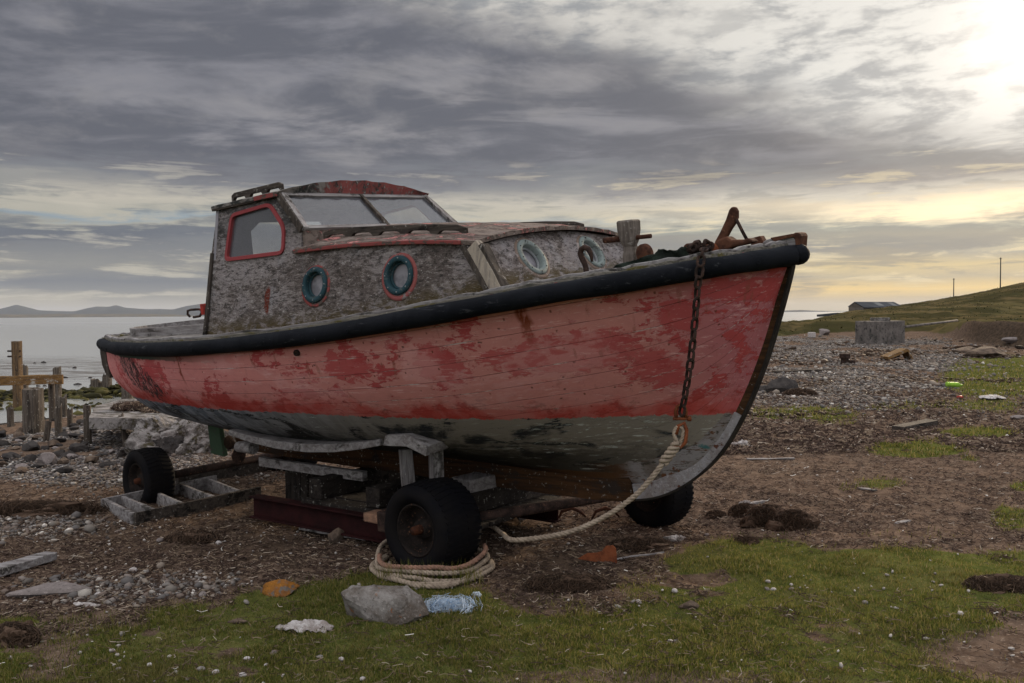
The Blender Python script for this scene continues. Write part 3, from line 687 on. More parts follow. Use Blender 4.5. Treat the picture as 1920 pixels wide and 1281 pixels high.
def smooth_cols(cols, n):
    m = len(cols); out = []
    for i in range(m-1):
        p0, p1, p2, p3 = [np.array(cols[k]) for k in (max(i-1, 0), i, i+1, min(i+2, m-1))]
        for k in range(n):
            s = k/n; out.append(.5*((2*p1)+(p2-p0)*s+(2*p0-5*p1+4*p2-p3)*s*s+(3*p1-p0-3*p2+p3)*s**3))
    out.append(np.array(cols[-1])); return out
STS = smooth_cols(ST, SUB)
SX = np.array([s[0] for s in STS]); SBm = np.array([s[1] for s in STS]); SZ = np.array([s[2] for s in STS])
SX = np.maximum.accumulate(SX+np.arange(len(SX))*1e-6)
def shb(x): return float(np.interp(x, SX, SBm))
def shz(x): return float(np.interp(x, SX, SZ))
NV = 26
def section(s):
    xs, b, zs, xk, zk, p1y, p1z, p2y, p2z = s; H = zs-zk; pts = []
    for k in range(NV+1):
        v = k/NV; q = 1-v
        y = q**3*b + 3*q*q*v*b*p1y + 3*q*v*v*b*p2y + v**3*.022
        z = q**3*zs + 3*q*q*v*(zs-H*p1z) + 3*q*v*v*(zk+H*p2z) + v**3*zk
        x = xs + (xk-xs)*(v*v*(3-2*v)*.5+v*.5)
        pts.append((x, y, z))
    return pts
BO = Vector((-3.3, 0, 1.1))
boat = bpy.data.objects.new('derelict_boat', None); COL.objects.link(boat)
boat.matrix_world = Matrix.Translation(b2w((3.3, 0, -1.1))) @ RB.to_4x4()
tag(boat, 'derelict wooden boat with peeling red hull and weathered grey cabin standing on a wheeled cradle', 'boat')
def bp(mb, name, mat, parent=None, **k):
    if parent is None: return mb.build(name, MT[mat], boat, off=BO, **k)
    return mb.build(name, MT[mat], parent, **k)
# hull with strake coordinates in a UV map
secs = [section(s) for s in STS]; NS = len(secs)
vs = []; fs = []; uvs = []
for side in (-1, 1):
    k0 = len(vs)
    for i, sct in enumerate(secs):
        for k, (x, y, z) in enumerate(sct): vs.append((x, side*y, z)); uvs.append((i/(NS-1), k/NV))
    for i in range(NS-1):
        for k in range(NV):
            a = k0+i*(NV+1)+k; fs.append((a, a+1, a+NV+2, a+NV+1))
me = bpy.data.meshes.new('hull'); me.from_pydata(vs, [], fs)
uvl = me.uv_layers.new(name='strakes')
for lo in me.loops: uvl.data[lo.index].uv = uvs[lo.vertex_index]
for p in me.polygons: p.use_smooth = True
bm = bmesh.new(); bm.from_mesh(me); bmesh.ops.recalc_face_normals(bm, faces=bm.faces); bm.to_mesh(me); bm.free()
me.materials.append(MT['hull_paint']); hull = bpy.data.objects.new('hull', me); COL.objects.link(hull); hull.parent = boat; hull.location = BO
# stem and keel timbers: an offset band on the centreline
OC = catmull([(1.88, 0, -.80), (1.98, 0, -.90), (2.4, 0, -.93), (3.2, 0, -.955), (4.3, 0, -.98), (5.1, 0, -.998), (5.42, 0, -.995), (5.66, 0, -.965), (5.87, 0, -.865), (6.06, 0, -.70), (6.21, 0, -.475), (6.33, 0, -.225), (6.42, 0, .02), (6.49, 0, .24), (6.51, 0, .34)], 6)
def band(name, mat, i0, i1, inner, outer_, wi, wo, **k):
    mb = MB(); vs = []; n = i1-i0+1
    for i in range(i0, i1+1):
        p = OC[i]; t_ = (OC[min(i+1, len(OC)-1)]-OC[max(i-1, 0)]).normalized(); nrm = Vector((t_.z, 0, -t_.x)); f_ = (i-i0)/(n-1)
        a_ = inner(f_) if callable(inner) else inner; w_ = wi(f_) if callable(wi) else wi
        vs += [p-nrm*a_+Vector((0, -w_, 0)), p+nrm*outer_+Vector((0, -wo, 0)), p+nrm*outer_+Vector((0, wo, 0)), p-nrm*a_+Vector((0, w_, 0))]
    fs = [(i*4+k, i*4+(k+1) % 4, i*4+4+(k+1) % 4, i*4+4+k) for i in range(n-1) for k in range(4)] + [(3, 2, 1, 0), tuple((n-1)*4+k for k in range(4))]
    mb.add(vs, fs); return bp(mb, name, mat, bevel=.003, **k)
band('keel', 'keel_wood', 0, 39, .16, 0, .050, .040)
band('stem', 'stem_bare', 39, 60, .10, -.012, .032, .026)
band('stem_head_timber', 'keel_wood', 60, len(OC)-1, .09, -.012, .026, .024)
band('stem_band', 'stem_iron', 38, len(OC)-1, .013, 0, .030, .027)
# stern post head
mb = MB(); L_ = [(-.035, -.02), (.0, -.02), (.03, -.02), (.045, -.06), (.05, -.18), (.06, -.30), (.065, -.35), (.03, -.335), (-.02, -.29), (-.055, -.22), (-.06, -.12), (-.055, -.05)]
mb.panel([(x, z) for x, z in L_], [], lambda a, b_: (a-.01, -.045, b_), (0, .09, 0)); bp(mb, 'stern_post', 'dark_wood_z', bevel=.01)
# rubbing tubes round both sides
def sheer_path(off, dz, x0=-.03, x1=6.5, n=90, side=-1):
    pts = []
    for i in range(len(STS)):
        x, b_, z = SX[i], SBm[i], SZ[i]
        a = STS[max(i-1, 0)]; c = STS[min(i+1, NS-1)]; tx, ty = c[0]-a[0], c[1]-a[1]; l = math.hypot(tx, ty) or 1
        pts.append(Vector((x - ty/l*off, side*(b_ + tx/l*off), z+dz)))
    return pts
for side in (-1, 1):
    pts = sheer_path(.030, -.048, side=side)
    pts = [Vector((-.045, side*.004, pts[0].z))] + pts[1:-2]
    e = Vector((6.50+.01*side*-1, side*.047, pts[-1].z+.002)); e2 = Vector((6.535-.02*side, side*.040, e.z+.002)); pts += [e, e2, e2+Vector((.018, 0, 0)), e2+Vector((.028, 0, 0))]
    rs = [.049]*len(pts); rs[-1] = .012; rs[-2] = .036; rs[0] = .046
    rs = [r*(1+.035*math.sin(i*.9)+.03*math.sin(i*.37+2)) for i, r in enumerate(rs)]
    fd = bp(MB().tube(pts, rs, 16), 'rubbing_strake', 'black_rubber')
    # bolt heads sunk along the tube
    acc = 0
    for i in range(2, len(pts)-3):
        acc += (pts[i]-pts[i-1]).length
        if acc > .24:
            acc = 0; t_ = (pts[i+1]-pts[i-1]).normalized(); nr = Vector((-t_.y*side*-1, t_.x*side, 0)).normalized()
            nr = Vector((t_.y, -t_.x, 0))*(1 if side < 0 else -1); nr = (nr.normalized()+Vector((0, 0, -.12))).normalized()
            bp(MB().lathe([(.0, .0475), (.006, .0505), (.0115, .0505), (.012, .046)], pts[i], nr, 10), 'bolt_head', 'black_rubber', fd)
# toe rail / covering board: three weathered strips
for side in (-1, 1):
    for (off, dz, wd, hh, nm, mt) in ((-.035, .000, .075, .026, 'covering_board', 'mossy_cap'), (-.014, .018, .026, .018, 'toe_rail', 'grey_wood_x')):
        pts = sheer_path(off, dz, side=side); vs = []; fs = []
        for i, p in enumerate(pts):
            a = pts[max(i-1, 0)]; c = pts[min(i+1, NS-1)]; t_ = (c-a); t_.z = 0; t_ = t_.normalized() if t_.length > 1e-6 else Vector((0, 1, 0)); nr = Vector((-t_.y, t_.x, 0))
            if i < 3 and abs(p.y) < .02: p = Vector((p.x, side*.01, p.z))
            j = .004*math.sin(i*2.3)+.003*math.sin(i*5.1); w2 = wd/2*(1+.10*math.sin(i*3.7+off*99)); h2 = hh/2
            for (q, r_) in ((-1, -1), (1, -1), (1, 1), (-1, 1)): vs.append(p + nr*q*w2 + Vector((0, 0, r_*h2 + (j if r_ > 0 else 0))))
        for i in range(NS-1):
            for k in range(4): fs.append((i*4+k, i*4+(k+1) % 4, i*4+4+(k+1) % 4, i*4+4+k))
        fs += [(3, 2, 1, 0), tuple((NS-1)*4+k for k in range(4))]
        bp(MB().add(vs, fs), nm, mt, bevel=.004)
# decks
COA = []                                              # cockpit coaming line
for k in range(13):
    a = PI/2*k/12; COA.append((.70+.55*(1-math.sin(a)) if False else .62+.55*(1-math.cos(PI/2-a)), .60*math.sin(a)))
COA = [(.85+.75*(1-math.cos(a)), .50*math.sin(a)) for a in np.linspace(0, PI/2, 9)] + [(x, .50+.08*(x-1.6)) for x in np.linspace(1.75, 2.88, 9)]
mb = MB(); vs = []; fs = []
xs_ = list(np.linspace(2.86, 6.47, 40)); NY = 12
for x in xs_:
    b_ = max(shb(x)-.015, .01)
    for k in range(NY+1):
        y = -b_+2*b_*k/NY; vs.append((x, y, shz(x)-.005+.045*(1-(y/b_)**2)*min(1, b_/.5)))
for i in range(len(xs_)-1):
    for k in range(NY): a = i*(NY+1)+k; fs.append((a, a+1, a+NY+2, a+NY+1))
mb.add(vs, fs)
m = len(COA)
for side in (-1, 1):                                  # side decks round the cockpit
    vs = []; fs = []
    for i in range(m):
        cx, cy = COA[i]; f_ = i/(m-1)
        ang = f_; # matching sheer point
        sx = np.interp(i, [0, 3, 6, 8, m-1], [0.0, .55, .95, 1.3, 2.88]); sb = max(shb(sx)-.015, 0.0 if i == 0 else .01)
        if i == 0: sb = 0
        vs += [(sx, side*sb, shz(sx)-.005), (cx, side*cy, shz(cx)+.02)]
    for i in range(m-1): fs.append((2*i, 2*i+1, 2*i+3, 2*i+2))
    mb.add(vs, fs)
bp(mb, 'deck', 'deck')
mb = MB(); full = [(x, -y) for x, y in reversed(COA)] + [(x, y) for x, y in COA[1:]]; vs = []; n = len(full)
for (x, y) in full: vs += [(x, y, shz(x)-.0), (x, y, shz(x)+.085), (x+.03*(1 if x < 1.2 else 0), y*.94, shz(x)+.085), (x+.03*(1 if x < 1.2 else 0), y*.94, -.45)]
fs = [(i*4+k, i*4+k+1, i*4+5+k, i*4+4+k) for i in range(n-1) for k in range(3)]
mb.add(vs, fs); k0 = len(mb.v); mb.add([(x+.01, y*.94, -.44) for x, y in full], [tuple(range(n))]); bp(mb, 'cockpit_coaming', 'grey_wood_x')
# bracket boards sweeping up to the cabin end
for side in (-1, 1):
    mb = MB(); q = [(2.60, .10), (2.88, .10), (2.88, .34), (2.85, .27), (2.80, .21), (2.72, .17), (2.62, .155)]
    mb.panel(q, [], lambda a, b_: (a, side*.60, b_), (0, side*.03, 0)); bp(mb, 'coaming_bracket', 'cabin_wall')

# ---- cabin
def rpoly(P, r, n=5):
    out = []; m = len(P)
    for i in range(m):
        p = Vector(P[i]); a = Vector(P[i-1]); c = Vector(P[(i+1) % m]); d1 = (a-p); d2 = (c-p); rr = min(r, d1.length*.45, d2.length*.45)
        s_ = p+d1.normalized()*rr; e_ = p+d2.normalized()*rr
        for k in range(n+1):
            tt = k/n; out.append(tuple((1-tt)**2*s_ + 2*tt*(1-tt)*p + tt*tt*e_))
    return out
def scl(P, d):                                         # inset a polygon by d
    m = len(P); out = []; A = sum(P[i-1][0]*P[i][1]-P[i][0]*P[i-1][1] for i in range(m)); sg = 1 if A > 0 else -1
    for i in range(m):
        a = Vector(P[i-1]); p = Vector(P[i]); c = Vector(P[(i+1) % m]); t_ = ((p-a).normalized()+(c-p).normalized()).normalized(); out.append((p.x - t_.y*d*sg, p.y + t_.x*d*sg))
    return out
cab = bp(MB().add([(3.0, 0, .0), (3.01, 0, .0), (3.0, .01, .0)], [(0, 1, 2)]), 'cabin', 'inside') if False else None
WINO = [tuple(on_wall(u, v).xz) for u, v in ((434, 401), (508, 379), (536, 424), (534, 477), (422, 491))]
WIN = rpoly(WINO, .055); WINI = scl(WIN, .024)
if abs(sum(WINI[i-1][0]*WINI[i][1]-WINI[i][0]*WINI[i-1][1] for i in range(len(WINI)))) > abs(sum(WIN[i-1][0]*WIN[i][1]-WIN[i][0]*WIN[i-1][1] for i in range(len(WIN)))): WINI = scl(WIN, -.024)
def circ(cx, cy, r, n=28, sy=1): return [(cx+r*math.cos(2*PI*k/n), cy+r*sy*math.sin(2*PI*k/n)) for k in range(n)]
PH = [(3.946, .381), (4.624, .396)]
outer = [(2.87, .06), (2.875, .35), (2.89, .65), (2.93, .925), (3.25, .942), (3.562, .955), (3.68, .84), (3.80, .722), (3.80, .585), (4.1, .583), (4.4, .574), (4.75, .556), (5.09, .528), (5.20, .36), (5.29, .255), (5.0, .225), (4.5, .165), (4.0, .125), (3.4, .09)]
def wallf(side): return lambda a, b_: (a, side*(.86-.2*b_), b_)
for side in (-1, 1):
    mb = MB(); mb.panel(outer, [scl(WIN, .006)]+[circ(x, z, .086) for x, z in PH], wallf(side), (0, -side*.028, 0))
    wl_ = bp(mb, 'cabin_side', 'cabin_wall')
    fr = MB(); fr.panel(WIN, [WINI], lambda a, b_: (a, side*(.86-.2*b_+.012), b_), (0, -side*.035, 0)); frame = bp(fr, 'side_window', 'red_frame', bevel=.004)
    g_ = MB(); g_.panel(scl(WIN, .010), [], lambda a, b_: (a, side*(.86-.2*b_-.008), b_), (0, -side*.004, 0)); bp(g_, 'pane', 'glass', frame)
    nrm = Vector((0, side, .2)).normalized()
    for i, (x, z) in enumerate(PH):
        c = Vector((x, side*(.86-.2*z), z))
        p_ = MB().lathe([(.076, -.04), (.076, .010), (.080, .016), (.103, .016), (.108, .010), (.108, .0)], c, nrm, 40); ph = bp(p_, 'porthole', 'teal_paint')
        bp(MB().lathe([(.106, .001), (.106, .006), (.124+.006*(i == 1), .007), (.126+.006*(i == 1), .0)], c-nrm*.0+Vector((.004, 0, -.008)), nrm, 40), 'surround', 'pink_surround' if (i == 1) else 'red_trim', ph)
        bp(MB().lathe([(.077, -.034), (.077, -.012), (.066, -.010), (.064, -.020)], c, nrm, 36), 'inner_rim', 'teal_paint', ph)
        bp(MB().lathe([(.0001, -.026), (.074, -.026)], c, nrm, 36), 'porthole_pane', 'porthole_glass', ph)
        e1 = Vector((1, 0, 0)); e2 = nrm.cross(e1)
        sc0 = bp(MB().lathe([(.0001, .0205), (.003, .0200), (.0045, .016)], c+e1*.093, nrm, 8), 'screw', 'white_seal', ph)
        for k in range(1, 8):
            a = 2*PI*k/8; s2 = sc0.copy(); COL.objects.link(s2); s2.parent = ph; s2.location = (e1*math.cos(a)+e2*math.sin(a))*.093 - e1*.093
    # corner post and its cover strips at the front of the trunk
    def wp_(x, z, o_=0): return Vector((x, side*(.86-.2*z+o_), z))
    for (x0, x1, o_, mt, nm, wd) in ((5.075, 5.275, .010, 'dark_wood_z', 'corner_strip', .030), (5.135, 5.325, .006, 'tan_wood', 'corner_post', .085), (5.195, 5.375, .012, 'dark_wood_z', 'corner_strip', .026)):
        b0 = wp_(x0, .515, -.005); b1 = wp_(x1, .24, -.005); mb = MB().beam(b0, b1, .03+o_*2, wd, upv=(1, 0, .8), nseg=5, jit=.002); bp(mb, nm, mt, bevel=.004)
    # red drip moulding along the roof edge
    mp = [Vector((x, side*(.86-.2*z+.014), z)) for x, z in ((3.75, .588), (3.95, .590), (4.2, .588), (4.5, .577), (4.8, .560), (5.06, .535))]
    mb = MB(); vs = []; fs = []
    for p in mp:
        for (a_, b_) in ((-.012, -.010), (.012, -.010), (.012, .012), (-.012, .012)): vs.append(p+Vector((0, side*a_, b_)))
    for i in range(len(mp)-1):
        for k in range(4): fs.append((i*4+k, i*4+(k+1) % 4, i*4+4+(k+1) % 4, i*4+4+k))
    fs += [(3, 2, 1, 0), tuple((len(mp)-1)*4+k for k in range(4))]
    bp(mb.add(vs, fs), 'roof_moulding', 'red_trim', bevel=.004)
# inner linings make the inside read as a painted cabin
mb = MB()
for side in (-1, 1):
    mb.panel([(2.90, .1), (2.95, .92), (3.55, .94), (3.79, .71), (3.79, .1)], [scl(WIN, -.004) if False else scl(WIN, .008)], lambda a, b_: (a, side*(.86-.2*b_-.032), b_), (0, -side*.004, 0))
bp(mb, 'cabin_lining', 'inside')
# rear bulkhead with the companionway
mb = MB(); ro = [(-.845, .06), (-.74, .60), (-.68, .925), (.68, .925), (.74, .60), (.845, .06)]; door = [(-.44, .08), (.25, .08), (.25, .78), (.20, .84), (-.36, .84), (-.44, .78)]
mb.panel(ro, [door], lambda a, b_: (2.895+.03*b_, a, b_), (.028, 0, 0)); bp(mb, 'rear_bulkhead', 'inside')
# interior floor / trunk front bulkhead keeps the light out
mb = MB(); mb.add([(3.80, -.75, .05), (3.80, .75, .05), (3.80, .70, .60), (3.80, 0, .70), (3.80, -.70, .60)], [(0, 1, 2, 3, 4)]); mb.add([(2.9, -.8, -.2), (3.8, -.8, -.2), (3.8, .8, -.2), (2.9, .8, -.2)], [(0, 1, 2, 3)])
mb.add([(2.9, -.8, -.2), (3.8, -.8, -.2), (3.8, -.8, .1), (2.9, -.8, .1)], [(0, 1, 2, 3)]); mb.add([(2.9, .8, -.2), (3.8, .8, -.2), (3.8, .8, .1), (2.9, .8, .1)], [(0, 1, 2, 3)]); bp(mb, 'interior_panel', 'inside')
# front of the trunk
def ff(y, z, o_=0): return (5.12+(.55-z)*.55+o_, y, z)
top = [(y, .505+.065*(1-(y/.76)**2)) for y in np.linspace(.75, -.75, 15)]
mb = MB(); mb.panel([(-.80, .255), (0, .24), (.80, .255)]+top, [circ(s_*.32, .43, .082) for s_ in (-1, 1)], lambda a, b_: ff(a, b_), (-.025, 0, 0)); bp(mb, 'trunk_front', 'cabin_wall')
nrm = Vector((1, 0, .55)).normalized()
for s_ in (-1, 1):
    c = Vector(ff(s_*.32, .43)); p_ = MB().lathe([(.076, -.05), (.078, .008), (.084, .014), (.108, .014), (.113, .008), (.113, 0)], c, nrm, 40); ph = bp(p_, 'porthole', 'pale_green_ring')
    bp(MB().lathe([(.108, .001), (.108, .007), (.130, .006), (.134, -.002)], c+Vector((.0, 0, -.004)), nrm, 40), 'surround', 'brown_surround', ph)
    bp(MB().lathe([(.077, -.040), (.077, -.018), (.066, -.016), (.064, -.028)], c, nrm, 36), 'inner_rim', 'white_seal', ph)
    bp(MB().lathe([(.0001, -.032), (.074, -.032)], c, nrm, 36), 'porthole_pane', 'porthole_glass', ph)
    e1 = Vector((0, 1, 0)); e2 = nrm.cross(e1)
    sc0 = bp(MB().lathe([(.0001, .018), (.003, .0175), (.004, .014)], c+e1*.097, nrm, 8), 'screw', 'stem_iron', ph)
    for k in range(1, 8):
        a = 2*PI*k/8; s2 = sc0.copy(); COL.objects.link(s2); s2.parent = ph; s2.location = (e1*math.cos(a)+e2*math.sin(a))*.097 - e1*.097
# coach roof
vs = []; fs = []; NX, NY = 16, 20
def croof(x, y):
    ed = float(np.interp(x, [3.74, 4.1, 4.4, 4.8, 5.16], [.606, .606, .594, .574, .535])); ri = float(np.interp(x, [3.78, 4.4, 5.16], [.122, .095, .060])); ye = .86-.2*.58+.02
    return ed + ri*(1-abs(y/ye)**2.2)
for layer in (0, 1):
    for i in range(NX+1):
        x = 3.76+(5.155-3.76)*i/NX
        for k in range(NY+1):
            ye = .86-.2*.58+.018; y = -ye+2*ye*k/NY; z = croof(x, y); jj = .004*math.sin(k*2.7+i)+.003*math.sin(i*4.1)
            vs.append((x + .006*math.sin(k*3.1)*(i == NX), y, z + (jj if layer == 0 else -.022)))
n0 = (NX+1)*(NY+1)
for i in range(NX):
    for k in range(NY): a = i*(NY+1)+k; fs.append((a, a+1, a+NY+2, a+NY+1)); fs.append((n0+a, n0+a+NY+1, n0+a+NY+2, n0+a+1))
for k in range(NY):
    for i in (0, NX): a = i*(NY+1)+k; fs.append((a, a+1, n0+a+1, n0+a))
for i in range(NX):
    for k in (0, NY): a = i*(NY+1)+k; fs.append((a, a+NY+1, n0+a+NY+1, n0+a))
cr = bp(MB().add(vs, fs, False), 'coach_roof', 'coach')
# grab rails: a bar with scalloped feet
def grab(path, feet, parent, h=.024, w=.026, mat='dark_wood_x'):
    mb = MB(); P_ = [Vector(p) for p in path]; L = len(P_); vs = []; fs = []
    lens = [0]
    for i in range(1, L): lens.append(lens[-1]+(P_[i]-P_[i-1]).length)
    T = lens[-1]; N = 60
    def pt(s_):
        for i in range(1, L):
            if s_ <= lens[i]+1e-9: return P_[i-1].lerp(P_[i], (s_-lens[i-1])/(lens[i]-lens[i-1]))
        return P_[-1]
    for i in range(N+1):
        s_ = T*i/N; p = pt(s_); fr_ = i/N
        ph_ = (fr_*feet) % 1; arch = float(sst(.28, .62, math.sin(PI*ph_)))*.85           # 1 mid-span, 0 at a foot
        end = min(1, min(fr_, 1-fr_)*16)
        topz = h*(.35+.65*end); botz = -.030*(1-arch)*1.0 + (topz-.024)*arch
        tl = w/2*(.8 if end < 1 else 1)
        for (a_, b_) in ((-tl, botz-.006), (tl, botz-.006), (tl*.8, topz), (-tl*.8, topz)): vs.append(p+Vector((0, a_, b_)))
    for i in range(N):
        for k in range(4): fs.append((i*4+k, i*4+(k+1) % 4, i*4+4+(k+1) % 4, i*4+4+k))
    fs += [(3, 2, 1, 0), tuple(N*4+k for k in range(4))]
    return bp(mb.add(vs, fs), 'grab_rail', mat, parent, bevel=.004)
for s_ in (-1, 1): grab([(x, s_*.60, croof(x, .60)+.026) for x in (3.86, 4.1, 4.4, 4.7, 4.98)], 5, cr)
# wheelhouse roof
def wroof(x, y): return float(np.interp(x, [2.9, 3.6], [.952, .972])) + .082*(1-abs(y/.70)**2.0)
vs = []; fs = []; NX, NY = 8, 24
for layer in (0, 1):
    for i in range(NX+1):
        x = 2.90+(3.60-2.90)*i/NX
        for k in range(NY+1):
            y = -.70+1.4*k/NY; z = wroof(x, y) if layer == 0 else float(np.interp(x, [2.9, 3.6], [.934, .950]))
            xx = x + (.006*math.sin(k*2.1) if i in (0, NX) else 0) - (.03*(1-(z-.955)/.09) if (i == NX and layer == 1) else 0)
            vs.append((xx, y, z+.003*math.sin(k*1.7+i*2.2)*(layer == 0)))
n0 = (NX+1)*(NY+1)
for i in range(NX):
    for k in range(NY): a = i*(NY+1)+k; fs.append((a, a+1, a+NY+2, a+NY+1)); fs.append((n0+a, n0+a+NY+1, n0+a+NY+2, n0+a+1))
for k in range(NY):
    for i in (0, NX): a = i*(NY+1)+k; fs.append((a, a+1, n0+a+1, n0+a))
for i in range(NX):
    for k in (0, NY): a = i*(NY+1)+k; fs.append((a, a+NY+1, n0+a+NY+1, n0+a))
wr = bp(MB().add(vs, fs), 'wheelhouse_roof', 'roof_paint')
for s_ in (-1, 1): grab([(x, s_*.575, wroof(x, .575)+.028) for x in (2.97, 3.15, 3.32, 3.50)], 3, wr, h=.024)
mb = MB(); mb.beam((2.90, -.688, .936), (3.59, -.688, .955), .018, .03); bp(mb, 'roof_edge', 'dark_wood_x')
mb = MB(); mb.beam((3.36, -.700, .952), (3.585, -.700, .957), .006, .026); bp(mb, 'roof_edge_paint', 'red_trim')
# ceiling
mb = MB(); mb.add([(2.93, -.66, .925), (3.55, -.66, .938), (3.55, .66, .938), (2.93, .66, .925)], [(0, 1, 2, 3)]); bp(mb, 'ceiling_panel', 'inside')
# windscreen
T0 = lambda y: Vector((3.585, y, .953)); B0 = lambda y: Vector((3.822, y*1.079, .716))
wf = MB(); upn = Vector((.72, 0, .70))
wf.beam(T0(-.675)+Vector((.004, 0, -.006)), T0(.675)+Vector((.004, 0, -.006)), .030, .026, upv=upn)
wf.beam(B0(-.665)+Vector((-.004, 0, .008)), B0(.665)+Vector((-.004, 0, .008)), .026, .026, upv=upn)
ws = bp(wf, 'windscreen', 'grey_wood_y', bevel=.003)
for y in (-.655, 0, .655): bp(MB().beam(T0(y)+upn*.004, B0(y)+upn*.004, .040 if y else .030, .030, upv=upn, nseg=5, jit=.0015), 'mullion' if y == 0 else 'side_post', 'grey_wood_z' if y else 'dark_wood_z', ws, bevel=.003)
for y0, y1 in ((-.635, -.015), (.015, .635)):
    a, b_, c, d_ = T0(y0), T0(y1), B0(y1), B0(y0); o_ = Vector((-.003, 0, -.003))
    bp(MB().add([a, b_, c, d_]+[p+o_ for p in (a, b_, c, d_)], [(0, 1, 2, 3), (7, 6, 5, 4), (0, 4, 5, 1), (1, 5, 6, 2), (2, 6, 7, 3), (3, 7, 4, 0)]), 'windscreen_pane', 'glass', ws)
mb = MB(); mb.panel([(-.735, .585), (-.715, .715), (.715, .715), (.735, .585)], [], lambda a, b_: (3.80+(.72-b_)*.15, a, b_), (.022, 0, 0)); bp(mb, 'windscreen_board', 'coach')
# near side: thick corner timber between side wall and windscreen
for s_ in (-1, 1):
    bp(MB().beam((3.575, s_*.676, .948), (3.812, s_*.724, .716), .026, .050, upv=(.7, 0, .7), nseg=4, jit=.002), 'corner_timber', 'dark_wood_z', bevel=.004)
    bp(MB().beam((2.885, s_*.862, .08), (2.905, s_*.735, .645), .016, .030, upv=(1, 0, 0), nseg=4, jit=.001), 'end_strip', 'dark_wood_z', bevel=.003)
# ---- stern gear
bp(MB().panel([(1.50, -.70), (1.66, -.72), (1.68, -1.0), (1.50, -.985)], [], lambda a, b_: (a, -.022, b_), (0, .044, 0)), 'rudder', 'green_paint', bevel=.006)
mb = MB()
for k in range(3):
    a0 = 2*PI*k/3+.5; vs = []
    for j in range(9):
        tt = j/8; a1 = a0+1.7*(tt-.5); r_ = .125*math.sin(PI*tt)**.5+.02; vs.append((1.86+.05*(tt-.5), r_*math.cos(a1), -.90+r_*math.sin(a1)))
    vs = [(1.86, 0, -.90)]+vs; mb.add(vs, [(0, i, i+1) for i in range(1, 9)])
mb.lathe([(.0001, -.05), (.022, -.035), (.026, .05), (.02, .10)], (1.86, 0, -.90), (1, 0, 0), 12); bp(mb, 'propeller', 'dark_rust')
mb = MB(); mb.tube([(1.9, 0, -.90), (2.3, 0, -.87)], .02, 10); bp(mb, 'propeller_shaft', 'dark_rust')
c = on_boat(561, 661, -.95)
mb = MB().lathe([(.008, -.03), (.008, .008), (.015, .010), (.019, .005), (.019, -.03)], (c.x, -shb(c.x)*1.0+.005, c.z), (0, -1, 0), 18); bp(mb, 'exhaust_outlet', 'dark_rust')
# red iron bracket beyond the cockpit, against the cabin
a = on_boat(357, 587, .42); mb = MB(); P_ = [on_boat(u, v, .42) for u, v in ((356, 594), (352, 589), (352, 583), (358, 581), (372, 580), (377, 581), (378, 587), (375, 593), (363, 595))]
mb.tube(P_, .011, 8); bp(mb, 'iron_bracket', 'dark_rust')
mb = MB(); mb.box(on_boat(383, 580, .42), (.05, .05, .10)); mb.tube([on_boat(376, 581, .42), on_boat(388, 577, .42)], .013, 8); bp(mb, 'latch', 'red_metal', bevel=.006)

# ---- foredeck gear
def foot(x, y): 
    b_ = shb(x); return shz(x)-.005+.045*(1-min(1, abs(y)/b_)**2)*min(1, b_/.5)
mb = MB(); x0 = 5.62; zf = foot(x0, 0); prof_ = [(.072, zf-.02), (.070, .40), (.060, .42), (.056, .44), (.082, .475), (.098, .53), (.100, .575), (.092, .585)]
vs = []; fs = []
for (w_, z_) in prof_:
    for (a_, b_) in ((-1, -1), (1, -1), (1, 1), (-1, 1)): vs.append((x0+a_*w_/2, b_*w_/2, z_))
for i in range(len(prof_)-1):
    for k in range(4): fs.append((i*4+k, i*4+(k+1) % 4, i*4+4+(k+1) % 4, i*4+4+k))
fs.append(tuple((len(prof_)-1)*4+k for k in range(4))); mb.add(vs, fs); sp = bp(mb, 'samson_post', 'brown_wood_z', bevel=.008)
mb = MB().tube([(x0-.16, -.0, .487), (x0+.13, .0, .487)], .012, 10); mb.tube([(x0-.16, 0, .487), (x0-.05, 0, .487)], .016, 10); bp(mb, 'cross_pin', 'rust', sp)
mb = MB().lathe([(.0001, -.02), (.045, -.02), (.055, -.01), (.055, .01), (.045, .02), (.0001, .02)], (5.72, -.03, .395), (.3, 1, .1), 24); bp(mb, 'deck_fitting', 'rust')
# bow hook
pts = [on_boat(u, v, -.52) for u, v in ((1100, 515), (1099, 505), (1096, 494), (1091, 484), (1088, 475), (1090, 468), (1096, 464), (1103, 467), (1107, 474), (1109, 482), (1110, 491))]
mb = MB().tube(pts, [.014, .014, .014, .015, .015, .015, .015, .014, .012, .009, .005], 10); bp(mb, 'bow_hook', 'dark_rust')
# stem head casting, cap timber
c0 = on_boat(1405, 462, -.03); c1 = on_boat(1497, 447, -.03)
mb = MB(); q = [on_boat(u, v, -.035).xz for u, v in ((1412, 466), (1440, 449), (1492, 438), (1500, 438), (1503, 446), (1501, 466), (1490, 470))]
mb.panel([tuple(p) for p in q], [], lambda a, b_: (a, -.05, b_), (0, .10, 0)); bp(mb, 'stem_head', 'grey_wood_x', bevel=.008)
q = [on_boat(u, v, -.03).xz for u, v in ((1486, 440), (1494, 436), (1502, 437), (1505, 443), (1503, 466), (1495, 468), (1493, 448), (1488, 445))]
mb = MB(); mb.panel([tuple(p) for p in q], [], lambda a, b_: (a, -.056, b_), (0, .112, 0)); bp(mb, 'stem_head_iron', 'rust', bevel=.006)
q = [on_boat(u, v, -.05).xz for u, v in ((1445, 446), (1488, 438), (1489, 444), (1452, 453))]
mb = MB(); mb.panel([tuple(p) for p in q], [], lambda a, b_: (a, -.062, b_), (0, .124, 0)); bp(mb, 'stem_head_iron', 'rust', bevel=.004)
